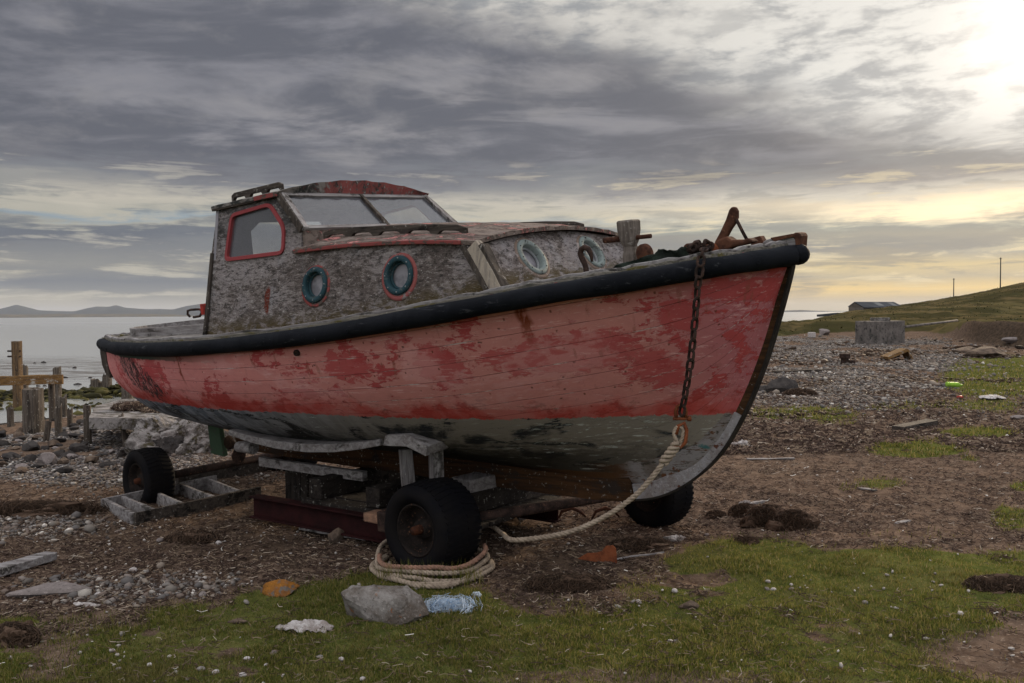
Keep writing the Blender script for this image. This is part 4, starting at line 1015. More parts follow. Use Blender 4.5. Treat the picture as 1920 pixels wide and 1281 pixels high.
q = [on_boat(u, v, -.02).xz for u, v in ((1410, 447), (1429, 442), (1437, 456), (1412, 462))]
mb = MB(); mb.panel([tuple(p) for p in q], [], lambda a, b_: (a, -.05, b_), (0, .06, 0)); bp(mb, 'deck_block', 'rust', bevel=.004)
# ------------------------------------------------------------------ cradle trailer under the boat (world coordinates)
def bw(u, v, y): return b2w(on_boat(u, v, y))
YAW = -PHI
AX = Vector((math.cos(YAW), math.sin(YAW), 0)); AY = Vector((-math.sin(YAW), math.cos(YAW), 0))   # forward, away
NWc = at_z(790, 1066, 0.0)
trailer = empty('boat_trailer', (NWc.x-AX.x*1.2+AY.x*.7, NWc.y-AX.y*1.2+AY.y*.7, 0), 'low wheeled cradle of rusty beams and grey timber chocks carrying the red boat', 'trailer')
TO = -trailer.location
def tp(mb, name, mat, parent=None, **k):
    return mb.build(name, MT[mat], parent or trailer, off=(TO if parent is None else None), **k)
def make_wheel(c, R, W, ax, name='wheel'):
    ax = Vector(ax).normalized(); h = W/2; rr = R*.56
    prof = [(rr, -h*.72), (rr*1.06, -h*.86), (R*.74, -h*1.0), (R*.86, -h*.97), (R*.95, -h*.84), (R*.985, -h*.62), (R, -h*.3), (R, 0), (R, h*.3), (R*.985, h*.62), (R*.95, h*.84), (R*.86, h*.97), (R*.74, h*1.0), (rr*1.06, h*.86), (rr, h*.72)]
    mb = MB().lathe(prof, c, ax, 56); ty = tp(mb, name, 'tyre_rubber')
    e1 = ax.orthogonal().normalized(); e2 = ax.cross(e1); c = Vector(c)
    lug = MB()
    for k in range(44):                                       # tread ribs
        a = 2*PI*k/44
        for s_ in (-1, 1):
            p0 = c+ax*(s_*h*.10)+(e1*math.cos(a)+e2*math.sin(a))*(R+.002); a2 = a+.07; p1 = c+ax*(s_*h*.80)+(e1*math.cos(a2)+e2*math.sin(a2))*(R*.972)
            lug.beam(p0, p1, .016, .006, upv=(p0-c-ax*(p0-c).dot(ax)))
    o = tp(lug, 'tread', 'tyre_rubber', ty); o['kind'] = 'stuff'
    for s_ in (-1, 1):
        tp(MB().lathe([(rr*1.02, s_*h*.76), (rr*1.02, s_*h*.82), (rr*.95, s_*h*.82), (rr*.93, s_*h*.45), (rr*.72, s_*h*.30), (rr*.40, s_*h*.38), (rr*.36, s_*h*.60), (.0001, s_*h*.60)], c, ax, 36), 'rim', 'dark_rim', ty)
    tp(MB().lathe([(.0001, -h*.95), (rr*.16, -h*.92), (rr*.20, -h*.6), (rr*.20, h*.6), (rr*.16, h*.92), (.0001, h*.95)], c, ax, 18), 'hub', 'dark_hub', ty)
    return ty
R1 = .262
ax_f = (AX*math.sin(.06)+AY*math.cos(.06))
wf1 = Vector((NWc.x, NWc.y, 0)) + AY*.10; wf1.z = GZ(wf1.x, wf1.y)+R1-.02
wf2 = at_z(1216, 985, 0.0)+AY*.1; wf2.z = GZ(wf2.x, wf2.y)+R1-.0
RW = at_z(266, 938, 0.0) + AY*.06; RW.z = GZ(RW.x, RW.y)+.24-.09
RW2 = RW + AY*1.45; RW2.z = GZ(RW2.x, RW2.y)+.24-.06
make_wheel(wf1, .266, .34, ax_f); make_wheel(wf2, R1, .25, AY*.9+AX*.25); make_wheel(RW, .25, .235, AY*.98+AX*.1); make_wheel(RW2, .245, .19, AY)
# rails (steel), axles, cross timbers
ra = bw(440, 918, -.62); rb = bw(735, 975, -.55); dr = (rb-ra); rb = ra+dr*1.38; ra = ra+dr*.14
ra.z = rb.z = .19
for off in (0, .98):
    a = ra+AY*off; b_ = rb+AY*off
    mb = MB(); mb.beam(a, b_, .09, .012); mb.beam(a-Vector((0, 0, .14)), b_-Vector((0, 0, .14)), .09, .012); mb.beam(a-Vector((0, 0, .07)), b_-Vector((0, 0, .07)), .014, .128)
    tp(mb, 'rail', 'red_steel', bevel=.003)
tp(MB().tube([wf1, wf2], .035, 12), 'axle', 'dark_rust'); tp(MB().tube([RW, RW2], .032, 12), 'axle', 'dark_rust')
0 and tp(MB().beam(RW+AX*.05+AY*.1+Vector((0, 0, .05)), ra+AX*.3+AY*.2+Vector((0, 0, .05)), .08, .08), 'tie_beam', 'dark_rust', bevel=.005)
# bilge runner, shaped to the hull
pts = [bw(u, v, -.60) for u, v in ((428, 806), (470, 818), (520, 828), (575, 833), (625, 833), (675, 829), (712, 824))]
mb = MB(); vs = []; fs = []
for i, p in enumerate(pts):
    th = .055*(.6+.4*math.sin(PI*(i+.6)/(len(pts)+.2))); dn = Vector((0, 0, -1)); o_ = AY
    for (a_, b_) in ((0, th), (.16, th), (.16, -.02), (0, 0)): vs.append(p + o_*a_ + dn*b_)
for i in range(len(pts)-1):
    for k in range(4): fs.append((i*4+k, i*4+(k+1) % 4, i*4+4+(k+1) % 4, i*4+4+k))
fs += [(3, 2, 1, 0), tuple((len(pts)-1)*4+k for k in range(4))]
tp(mb.add(vs, fs), 'bilge_runner', 'grey_wood_x', bevel=.006)
# long dark bolster under it
a = bw(478, 842, -.52); b_ = bw(735, 858, -.50); 0 and tp(MB().beam(a, b_+(b_-a)*.2, .11, .13, nseg=3, jit=.004), 'bolster', 'dark_wood_x', bevel=.006)
tp(MB().tube([bw(447, 838, -.50), bw(462, 838, -.50), bw(476, 840, -.50)], [.038, .046, .046], 14), 'log_chock', 'grey_wood_x')
a = bw(490, 865, -.30); b_ = bw(684, 893, -.30); tp(MB().beam(a, b_, .05, .065, nseg=4, jit=.002), 'pale_batten', 'grey_wood_x', bevel=.003)
# chock and shores over the front wheel
a = bw(718, 828, -.62); b_ = bw(768, 828, -.62); c = bw(800, 846, -.70)
mb = MB(); q = [bw(u, v, -.66) for u, v in ((718, 836), (722, 816), (764, 815), (800, 838), (798, 856), (762, 838))]
vs = [p for p in q]+[p+AY*.20+Vector((0, 0, .02)) for p in q]; n = 6
mb.add(vs, [tuple(range(n)), tuple(reversed(range(n, 2*n)))]+[(i, (i+1) % n, (i+1) % n+n, i+n) for i in range(n)]); tp(mb, 'chock', 'grey_wood_x', bevel=.004)
a = bw(816, 836, -.42); b_ = bw(820, 925, -.42); tp(MB().beam(a, b_, .06, .165, upv=(AX*.8-AY*.6), nseg=5, jit=.002), 'shore', 'grey_wood_z', bevel=.004)
a = bw(760, 842, -.42); b_ = bw(768, 940, -.42); tp(MB().beam(a, b_, .08, .055, upv=(AX*.8-AY*.6), nseg=5, jit=.002), 'shore', 'grey_wood_z', bevel=.004)
# dark boards added between the rails to block view and light
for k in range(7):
    a = ra+AY*(.10+k*.135)+Vector((0, 0, .015+.006*math.sin(k*2.3))); b_ = rb+AX*.05+AY*(.10+k*.135)+Vector((0, 0, .015)); tp(MB().beam(a+AX*(.45+.08*math.sin(k*4)), b_, .125, .03, nseg=4, jit=.003), 'shade_board', 'tarred_x', bevel=.004)
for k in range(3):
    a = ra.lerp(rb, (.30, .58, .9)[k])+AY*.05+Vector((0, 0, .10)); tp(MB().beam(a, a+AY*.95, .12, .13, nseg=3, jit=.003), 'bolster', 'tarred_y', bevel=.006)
# keel blocks and cross bearers
for (u, v, y, L, wd, hh, mt) in ((868, 912, -.25, 1.0, .16, .10, 'grey_wood_y'), (600, 918, -.35, 1.2, .14, .09, 'dark_wood_y'), (900, 952, -.1, .8, .14, .09, 'dark_wood_y')):
    p = bw(u, v, y); tp(MB().beam(p-AY*.02, p+AY*L+AX*.08, wd, hh, nseg=3, jit=.003), 'cross_bearer', mt, bevel=.006)
p = bw(705, 968, -.66); tp(MB().beam(p-AX*.05, p+AX*.11, .12, .055), 'timber_block', 'brick', bevel=.008)
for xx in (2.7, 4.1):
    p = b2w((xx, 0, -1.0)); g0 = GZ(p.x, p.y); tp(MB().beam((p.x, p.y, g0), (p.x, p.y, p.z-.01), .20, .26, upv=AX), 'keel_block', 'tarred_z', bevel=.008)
p = b2w((4.3, 0, -1.05)); tp(MB().beam(p-AY*.75+Vector((0, 0, -.06)), p+AY*.75+Vector((0, 0, .06)), .16, .12), 'turntable_beam', 'dark_rust', bevel=.006)

# ------------------------------------------------------------------ rope: three laid strands along a path
def smooth_path(P, step=.012):
    C_ = catmull(P, 24); out = [C_[0]]; acc = 0
    for i in range(1, len(C_)):
        d_ = (C_[i]-C_[i-1]).length; n = max(1, int(d_/step))
        for k in range(1, n+1): out.append(C_[i-1].lerp(C_[i], k/n))
    res = [out[0]]; 
    for p in out[1:]:
        if (p-res[-1]).length >= step*.8: res.append(p)
    return res
def rope_mesh(mb, P, R=.013, pitch=.075):
    pts = smooth_path(P); up_ = Vector((0, 0, 1)); prev = None; s_ = 0; fr = []
    for i, p in enumerate(pts):
        t_ = (pts[min(i+1, len(pts)-1)]-pts[max(i-1, 0)]).normalized()
        if prev is None: nn = t_.orthogonal().normalized()
        else: nn = (prev-t_*prev.dot(t_)).normalized()
        prev = nn; fr.append((p, nn, t_.cross(nn), s_)); s_ += (pts[min(i+1, len(pts)-1)]-p).length
    for k in range(3):
        mb.tube([p+(n_*math.cos(2*PI*(s/pitch+k/3))+b_*math.sin(2*PI*(s/pitch+k/3)))*R*.52 for p, n_, b_, s in fr], R*.60, 7)
    return mb
sh = bw(1272, 822, -.40); kn = bw(1243, 868, -.42)
ropeR = empty('mooring_rope', (NWc.x, NWc.y, 0), 'thick beige laid rope tied to the bow chain and wound round the front wheel', 'rope')
wc = Vector((wf1.x, wf1.y, 0)); E1 = Vector((1, 0, 0)); E2 = Vector((0, 1, 0))
def ring_pt(deg, rx=.36, ry=.30, z=.03):
    rx *= .86; ry *= .84; a = math.radians(deg); q = wc+Vector((rx*math.cos(a)+.0, ry*math.sin(a)-.02, 0)); q.z = GZ(q.x, q.y)+z; return q
run = [kn, bw(1225, 892, -.44), bw(1190, 930, -.47), bw(1135, 968, -.52), bw(1075, 995, -.58), bw(1015, 1008, -.64), bw(960, 1012, -.68), wc+Vector((.40, .10, .15)), wc+Vector((.30, .26, .16)), wc+Vector((0, .34, .14)), wc+Vector((-.30, .2, .08))]
run += [ring_pt(d_, .37, .34, .050) for d_ in (190, 215, 240, 265, 290, 315, 340, 360, 385, 415)]
mb = MB(); rope_mesh(mb, run, .0135); o = mb.build('rope_run', MT['rope'], ropeR, off=-ropeR.location)
for j, (rx, ry, z0, mt) in enumerate(((.385, .37, .022, 'rope'), (.40, .42, .020, 'rope'), (.36, .33, .072, 'rope_brown'), (.30, .47, .018, 'rope'))):
    degs = list(range(150 if j < 2 else 170, 380 if j < 3 else 345, 18)); pts_ = [ring_pt(d_, rx*(1+.03*math.sin(d_*.11+j)), ry*(1+.04*math.sin(d_*.07+j*2)), z0+(.05*max(0, (d_-300)/80) if j == 2 else 0)) for d_ in degs]
    mb = MB(); rope_mesh(mb, pts_, .0135); mb.build('rope_turn', MT[mt], ropeR, off=-ropeR.location)
# plaited splice and eye
mb = MB(); a = kn; b_ = sh+Vector((0, 0, -.02)); d_ = (b_-a)
for k in range(3):
    P_ = []
    for i in range(15):
        s_ = i/14; c_ = a.lerp(b_, s_); e1 = d_.cross(Vector((0, 1, .2))).normalized(); e2 = d_.cross(e1).normalized(); an = 2*PI*(s_*1.6+k/3)
        P_.append(c_+(e1*math.cos(an)+e2*math.sin(an)*.6)*.018)
    mb.tube(P_, .0105, 8)
rope_mesh(mb, [sh+Vector((.0, 0, -.03)), sh+Vector((-.022, 0, .02)), sh+Vector((-.008, 0, .055)), sh+Vector((.02, 0, .045)), sh+Vector((.018, 0, .0)), sh+Vector((.0, 0, -.03))], .009, .05)
mb.build('splice', MT['rope'], ropeR, off=-ropeR.location)
mb = MB().tube([sh+Vector(q) for q in ((-.012, 0, .02), (.0, 0, .06), (.028, 0, .075), (.040, 0, .04), (.034, 0, -.02), (.010, 0, -.045), (-.02, 0, -.03))], .010, 9)
mb.build('thimble_hook', MT['orange_rust'], ropeR, off=-ropeR.location)
# ------------------------------------------------------------------ chain: separate links
top = bw(1316, 482, -.44); rail_o = bw(1313, 500, -.47); bot = sh+Vector((0.012, 0, .10))
cp = smooth_path([bw(1322, 466, -.36), top+Vector((0, 0, .012)), rail_o, bw(1309, 530, -.475), bw(1303, 600, -.46), bw(1293, 690, -.44), bot], .004)
chain = empty('anchor_chain', tuple(bot), 'rusty iron chain hanging down the side of the bow', 'chain')
def link_mesh(L=.068, Wd=.044, r=.0072):
    P_ = []; hl = L/2-Wd/2; rad = Wd/2-r
    for k in range(8): a = -PI/2+PI*k/7; P_.append(Vector((0, rad*math.sin(a), hl+rad*math.cos(a))))
    for k in range(8): a = PI/2+PI*k/7; P_.append(Vector((0, rad*math.sin(a), -hl+rad*math.cos(a))))
    return MB().tube(P_, r, 8, closed=True)
acc = 0; k = 0; pitch = .050; first = None; last = cp[0]; nxt = .02
for i in range(1, len(cp)-1):
    acc += (cp[i]-cp[i-1]).length
    if acc >= nxt:
        nxt += pitch; t_ = (cp[min(i+4, len(cp)-1)]-cp[max(i-4, 0)]).normalized()
        if first is None: first = link_mesh().build('link', MT['dark_rust'], chain); o = first
        else: o = first.copy(); COL.objects.link(o); o.parent = chain
        q = t_.to_track_quat('Z', 'Y').to_matrix(); o.matrix_local = Matrix.Translation(cp[i]-chain.location) @ (q @ Matrix.Rotation((PI/2+.35 if k % 2 else .35)+random.uniform(-.25, .25)+.9, 3, 'Z')).to_4x4(); k += 1
mb = MB().tube([bot+Vector(q) for q in ((-.022, 0, .0), (-.026, 0, .03), (-.018, 0, .055), (.0, 0, .062), (.018, 0, .055), (.026, 0, .03), (.022, 0, .0))], .009, 9)
mb.tube([bot+Vector((-.038, 0, -.004)), bot+Vector((.042, 0, -.004))], .008, 9); mb.lathe([(.0001, -.01), (.013, -.01), (.013, .008), (.0001, .01)], bot+Vector((.042, 0, -.004)), (1, 0, 0), 10)
mb.build('shackle', MT['orange_rust'], chain, off=-chain.location)
# bunched chain on deck beside the anchor
bc = empty('chain_pile', tuple(bw(1312, 470, -.33)), 'small bunch of pale corroded chain heaped on the bow edge', 'chain')
for k in range(9):
    o = first.copy(); o.data = first.data; COL.objects.link(o); o.parent = bc; o.matrix_local = Matrix.Translation(Vector((random.uniform(-.05, .05), random.uniform(-.03, .05), random.uniform(-.012, .03)))) @ Matrix.Rotation(random.uniform(0, 6), 4, 'Z') @ Matrix.Rotation(random.uniform(.8, 2.2), 4, 'X')
# ------------------------------------------------------------------ anchor on the foredeck
anc = empty('anchor', tuple(bw(1345, 470, -.16)), 'rusty iron anchor with one upturned fluke lying on the foredeck', 'anchor')
AO = -anc.location
def flat(px, y, th, mat, name, par, off, bev=.004):
    q = [bw(u, v, y) for u, v in px]; n = len(q); dv = (RB @ Vector((0, th, 0)))
    mb = MB().add([p for p in q]+[p+dv for p in q], [tuple(range(n)), tuple(reversed(range(n, 2*n)))]+[(i, (i+1) % n, (i+1) % n+n, i+n) for i in range(n)])
    return mb.build(name, MT[mat], par, off=off, bevel=bev)
flat([(1338, 456), (1350, 434), (1360, 412), (1366, 394), (1371, 388), (1378, 388), (1382, 396), (1382, 408), (1377, 420), (1370, 430), (1363, 443), (1352, 455)], -.16, .035, 'rust', 'fluke', anc, AO, .008)
mb = MB().tube([bw(1380, 410, -.15), bw(1392, 434, -.15), bw(1404, 456, -.15)], .0085, 8); mb.build('brace_rod', MT['dark_rust'], anc, off=AO)
flat([(1318, 478), (1330, 466), (1342, 452), (1360, 443), (1370, 450), (1392, 450), (1402, 446), (1412, 453), (1400, 458), (1372, 464), (1350, 474), (1330, 486)], -.19, .09, 'rust', 'crown', anc, AO, .01)
mb = MB().lathe([(.0001, -.03), (.035, -.03), (.045, -.015), (.045, .015), (.035, .03), (.0001, .03)], bw(1330, 472, -.21), RB @ Vector((0, 1, 0)), 20); mb.build('pivot_boss', MT['orange_rust'], anc, off=AO)
mb = MB().tube([bw(1350, 468, -.1), bw(1300, 478, .0), bw(1240, 484, .05)], .022, 10); mb.build('shank', MT['rust'], anc, off=AO)
# cleat plate left of the chain
wb = empty('winch_block', tuple(bw(1295, 466, -.2)), 'small rusty iron block on the foredeck behind the chain', 'block')
flat([(1280, 470), (1281, 461), (1286, 457), (1302, 455), (1310, 457), (1310, 470)], -.22, .07, 'rust', 'body', wb, -wb.location, .006)
# crumpled dark sheet on the foredeck
N1, N2 = 60, 14; vs = []; fs = []
L0 = on_boat(1133, 490, -.60); L1 = on_boat(1318, 470, -.36)
for i in range(N1+1):
    f_ = i/N1; xx = L0.x+(L1.x-L0.x)*f_; b_ = shb(xx); y0 = -(b_-.055)
    hh = float(np.interp(f_, [0, .06, .2, .35, .46, .48, .62, .8, 1], [.012, .040, .038, .050, .058, .072, .060, .066, .055]))*(1+.5*float(fbm(f_*14, 2, 3, 4)))
    for j in range(N2+1):
        g_ = j/N2
        if g_ < .5: q = g_/.5; yy_ = y0+.035*math.sin(q*PI*.5)+.012*math.sin(f_*21+q*3); zz = shz(xx)+.005+hh*q
        else: q = (g_-.5)/.5; yy_ = y0+.035+.20*q; zz = shz(xx)+.005+hh*(1-.75*q)+.02*math.sin(f_*11+q*4)*q
        vs.append((xx+.012*float(fbm(f_*9, g_*7, 3, 8)), yy_+.02*float(fbm(f_*12+3, g_*3, 2, 6)), zz))
for i in range(N1):
    for j in range(N2): a = i*(N2+1)+j; fs.append((a, a+1, a+N2+2, a+N2+1))
cs = b2w((5.8, -.4, .36)); mb = MB().add([b2w(v)-cs for v in vs], fs, True); o = mb.build('tarpaulin', MT['green_sheet']); o.location = cs
md = o.modifiers.new('thickness', 'SOLIDIFY'); md.thickness = .004
tag(o, 'ragged dark green sheet crumpled along the foredeck edge', 'tarpaulin')
# ------------------------------------------------------------------ ground cover map (where turf, shingle and wrack lie)
def project(x, y, z):
    zc = z-CZ; dpt = y*math.cos(TILT)-zc*math.sin(TILT); upc = y*math.sin(TILT)+zc*math.cos(TILT); dpt = np.maximum(dpt, .05)
    a = F*x/dpt; b = -F*upc/dpt
    return 960+a-b*(-ROLL)*-1*-1 if False else 960+a+b*ROLL, 640.5+b-a*ROLL
def ell(u, v, cu, cv, ru, rv, soft=.35):
    return 1-sst(1-soft, 1+soft, np.sqrt(((u-cu)/ru)**2+((v-cv)/rv)**2))
def cover(x, y, z):
    u, v = project(x, y, z); n = fbm(x*1.3, y*1.3, 4, 77); nb = fbm(x*.4, y*.4, 3, 78)
    vg = np.interp(u, [-300, 0, 200, 400, 480, 640, 720, 920, 1000, 1150, 1250, 1350, 1450, 1550, 1700, 1920, 2300], [1130, 1135, 1135, 1140, 1112, 1085, 1072, 1105, 1115, 1095, 1055, 1005, 1005, 1020, 1035, 1045, 1050])
    g = sst(-22, 26, v-vg + n*70)
    g = g*(1-.92*ell(u, v, 2010, 1230, 300, 62+0*u)*sst(1130, 1150, v)) * (1-.6*ell(u, v, 1190, 1275, 330, 26)) * (1-.75*ell(u, v, 1060, 1120, 130, 40))
    for (cu, cv, ru, rv, a) in ((1720, 843, 95, 16, .85), (1670, 836, 40, 9, .8), (1830, 812, 80, 13, .85), (1650, 908, 55, 11, .55), (1880, 705, 110, 42, 1.0), (1500, 776, 115, 13, .75), (1730, 762, 120, 8, .5), (1900, 966, 45, 30, .7), (1920, 912, 30, 9, .7),
                                (1590, 915, 22, 7, .4), (1810, 860, 30, 9, .6), (1850, 760, 90, 14, .55), (1700, 1000, 120, 14, .2), (1560, 790, 60, 8, .45)):
        g = np.maximum(g, a*ell(u, v+n*16, cu, cv, ru, rv, .5))
    p = np.zeros_like(g)
    for (cu, cv, ru, rv, a) in ((60, 985, 150, 26, .62), (140, 870, 260, 42, .85), (260, 1105, 190, 30, .50), (1620, 715, 240, 48, 1), (1560, 660, 330, 28, .8), (1740, 690, 160, 30, .9), (450, 870, 120, 30, .5), (700, 870, 300, 30, .4), (1500, 740, 120, 24, .8), (950, 690, 520, 60, .8)):
        p = np.maximum(p, a*ell(u, v+n*20, cu, cv, ru, rv, .5))
    w_ = np.zeros_like(g)
    for (cu, cv, ru, rv, a) in ((60, 955, 130, 16, .9), (1060, 1090, 90, 18, .7), (1150, 1040, 200, 36, .5), (350, 1010, 300, 60, .45)):
        w_ = np.maximum(w_, a*ell(u, v+n*20, cu, cv, ru, rv, .5))
    # off-camera ground: the same mixture continued by noise
    out = (y < 2.6) | (np.abs(x) > .72*np.maximum(y, 0)+.6)
    g2 = np.where(y < 3.4+nb*2, .9+n, .35+nb*1.2+n*.5); g = np.where(out & (y < 12), np.clip(g2, 0, 1), g)
    # the land beyond the bank is all pasture; the bank face stays bare earth
    yy = np.maximum(y, 1); uu = x/yy; edge = np.interp(uu, [.2, .33, .5, .56, .62, .8], [52, 50, 47, 36, 32, 30]); s = (x+8)*.89-(y-17)*.46
    past = sst(1.0, 4.0, y-edge+2.5*fbm(x*.25, y*.25, 3, 9)+n*2)*sst(.2, .3, uu)*sst(0, 2.5, s)
    g = np.maximum(g*(y < edge+3), past*1.25)
    bare = sst(.535, .56, uu)*sst(-1.5, .5, y-edge+2.5*fbm(x*.25, y*.25, 3, 9))*(1-sst(1.8, 3.2, y-edge+2.5*fbm(x*.25, y*.25, 3, 9)))
    g = g*(1-bare); w_ = np.maximum(w_, bare)
    shore = sst(7.5, 5, s)*(y > 6)*(y < 60); p = np.maximum(p, shore*.75); g = g*(1-shore*(y < 50))
    wear = sst(.10, .22, fbm(x*2.1+7, y*2.1, 4, 201))*(y < 12); g = g*(1-.75*wear)
    p = p*np.where(y > 9, .25+.95*sst(-.12, .10, fbm(x*.55, y*.35, 4, 203)), 1)
    return np.clip(g, 0, 1.3), np.clip(p, 0, 1), np.clip(w_, 0, 1)
def axis(segs):
    out = []
    for a, b_, n in segs: out += list(np.linspace(a, b_, n, endpoint=False))
    return np.array(out+[segs[-1][1]])
gx = axis([(-900, -300, 6), (-300, -80, 14), (-80, -24, 30), (-24, -8, 50), (-8, 8, 300), (8, 24, 60), (24, 130, 150), (130, 400, 40), (400, 900, 8)])
gy = axis([(-60, -6, 14), (-6, 2.2, 30), (2.2, 10, 200), (10, 22, 110), (22, 60, 150), (60, 170, 100), (170, 420, 30), (420, 900, 8)])
GX, GY = np.meshgrid(gx, gy); Zg = gz(GX, GY)
cg, cp_, cw = cover(GX, GY, Zg)
verts = np.stack([GX.ravel(), GY.ravel(), Zg.ravel()], 1); nx, ny = len(gx), len(gy)
I = (np.arange(ny-1)[:, None]*nx+np.arange(nx-1)[None, :]).ravel(); faces = np.stack([I, I+1, I+nx+1, I+nx], 1)
ground = fast_mesh('ground', verts, faces, MT['ground'], None, True, 4); tag(ground, kind='structure')
ca = ground.data.color_attributes.new('cover', 'FLOAT_COLOR', 'POINT')
ca.data.foreach_set('color', np.stack([cg.ravel(), cp_.ravel(), cw.ravel(), np.ones(cg.size)], 1).astype(np.float32).ravel())
# ------------------------------------------------------------------ water and far shore
sea = MB().add([(-6800, -200, -.86), (6800, -200, -.86), (6800, 6800, -.86), (-6800, 6800, -.86)], [(0, 1, 2, 3)]).build('sea_water', MT['water']); tag(sea, kind='structure')
bed = MB().add([(-6800, -200, -3.2), (6800, -200, -3.2), (6800, 6800, -3.2), (-6800, 6800, -3.2)], [(0, 1, 2, 3)]).build('sea_bed', MT['ground']); tag(bed, kind='structure')
def ridge(name, Y0, dY, sil, mat, base=-1.0, seed=0, nx=260, rough=.06):
    us = np.linspace(sil[0][0], sil[-1][0], nx); X_ = (us-960)/F*Y0; NYr = 9; vs = []; 
    for j in range(NYr):
        g_ = j/(NYr-1); prof_ = math.sin(PI*g_)**.8 if 0 < g_ < 1 else 0
        for i, u in enumerate(us):
            vpx = np.interp(u, [s[0] for s in sil], [s[1] for s in sil]); top = at_depth(u, vpx, Y0+dY/2).z
            h = base+(top-base)*prof_; h += (top-base)*rough*2*float(fbm(X_[i]/(dY*.3)+seed, g_*4, 4, seed))*prof_*(1 if j != 4 else .35)
            vs.append((X_[i]*(1+dY/Y0*g_), Y0+dY*g_, max(h, base)))
    f_ = [(j*nx+i, j*nx+i+1, (j+1)*nx+i+1, (j+1)*nx+i) for j in range(NYr-1) for i in range(nx-1)]
    o = MB().add(vs, f_, True).build(name, MT[mat]); return tag(o, kind='structure')
ridge('distant_hills', 4000, 800, [(-700, 586), (-420, 572), (-250, 581), (-60, 584), (0, 579.5), (18, 575), (32, 571), (48, 575), (75, 582), (110, 583.5), (140, 584), (165, 578), (182, 575), (205, 575.5), (218, 572.5), (222, 573), (236, 577), (262, 579), (280, 580), (300, 579.5), (325, 580.5), (350, 574), (385, 569), (430, 568), (520, 576), (640, 585), (700, 590)], 'far_hill', seed=3)
ridge('far_coast', 2600, 300, [(-700, 589), (-200, 588), (60, 590), (100, 589), (180, 589.3), (260, 588.6), (330, 589.6), (345, 591.5), (420, 593)], 'far_shore', seed=5, rough=.1)
ridge('far_island', 3600, 300, [(1400, 583.5), (1470, 582.4), (1500, 581.2), (1530, 582.6), (1560, 583.4), (1640, 583.4), (1700, 584)], 'far_hill', seed=8)

# ------------------------------------------------------------------ scattered small stuff, many little faces in one mesh each
def in_frame_xy(n, v0, v1, u0=-40, u1=1960):
    """points on the ground, denser near the camera, in the strip the ground occupies"""
    u = rng.uniform(u0, u1, n); v = rng.uniform(v0, v1, n)
    a = (u-960)+(v-640.5)*ROLL; b = (v-640.5)-(u-960)*ROLL; xr = a/F; wz = -b/F
    dy = math.cos(TILT)+wz*math.sin(TILT); dz = -math.sin(TILT)+wz*math.cos(TILT); tt = -CZ/dz
    x = xr*tt; y = dy*tt; z = gz(x, y)
    tt = (z-CZ)/dz; x = xr*tt; y = dy*tt; return x, y, gz(x, y), u, v
ICO = bmesh.new(); bmesh.ops.create_icosphere(ICO, subdivisions=1, radius=1); ICOv = np.array([v.co[:] for v in ICO.verts]); ICOf = np.array([[v.index for v in f.verts] for f in ICO.faces])
ICO2 = bmesh.new(); bmesh.ops.create_icosphere(ICO2, subdivisions=2, radius=1); ICO2v = np.array([v.co[:] for v in ICO2.verts]); ICO2f = np.array([[v.index for v in f.verts] for f in ICO2.faces])
def pebbles(name, x, y, z, size, mat='pebble', flatn=(.35, .75), hi=False, sink=.25):
    V0, F0 = (ICO2v, ICO2f) if hi else (ICOv, ICOf); n = len(x)
    sz = np.stack([size*rng.uniform(.7, 1.3, n), size*rng.uniform(.5, .9, n), size*rng.uniform(*flatn, n)], 1)
    a = rng.uniform(0, 2*PI, n); tl = rng.normal(0, .25, n); V = V0[None]*sz[:, None, :]; V = V*(1+rng.normal(0, .07, (n, len(V0), 1)))
    X1 = V[..., 0]*np.cos(tl)[:, None]-V[..., 2]*np.sin(tl)[:, None]; Z1 = V[..., 0]*np.sin(tl)[:, None]+V[..., 2]*np.cos(tl)[:, None]
    X2 = X1*np.cos(a)[:, None]-V[..., 1]*np.sin(a)[:, None]; Y2 = X1*np.sin(a)[:, None]+V[..., 1]*np.cos(a)[:, None]
    P_ = np.stack([X2+x[:, None], Y2+y[:, None], Z1+(z+sz[:, 2]*(1-2*sink))[:, None]], -1).reshape(-1, 3)
    F_ = (F0[None]+(np.arange(n)*len(V0))[:, None, None]).reshape(-1, 3)
    o = fast_mesh(name, P_, F_, MT[mat], None, True); return tag(o, kind='stuff')
def pick(x, y, z, w_, *more):
    k = rng.uniform(0, 1, len(x)) < w_; return [q[k] for q in (x, y, z)+more]
# shingle
x, y, z, u, v = in_frame_xy(60000, 800, 1150); g_, p_, w_ = cover(x, y, z)
x, y, z = pick(x, y, z, np.clip(p_*.9-g_*.8, .0, 1)); pebbles('pebbles', x, y, z, rng.lognormal(-4.35, .42, len(x)))
x, y, z, u, v = in_frame_xy(110000, 628, 800, 500, 2150); g_, p_, w_ = cover(x, y, z)
x, y, z = pick(x, y, z, np.clip(p_*.9-g_*.8, .05, 1)); pebbles('shingle', x, y, z, rng.lognormal(-4.15, .45, len(x))*np.clip(y/12, .7, 1.7))
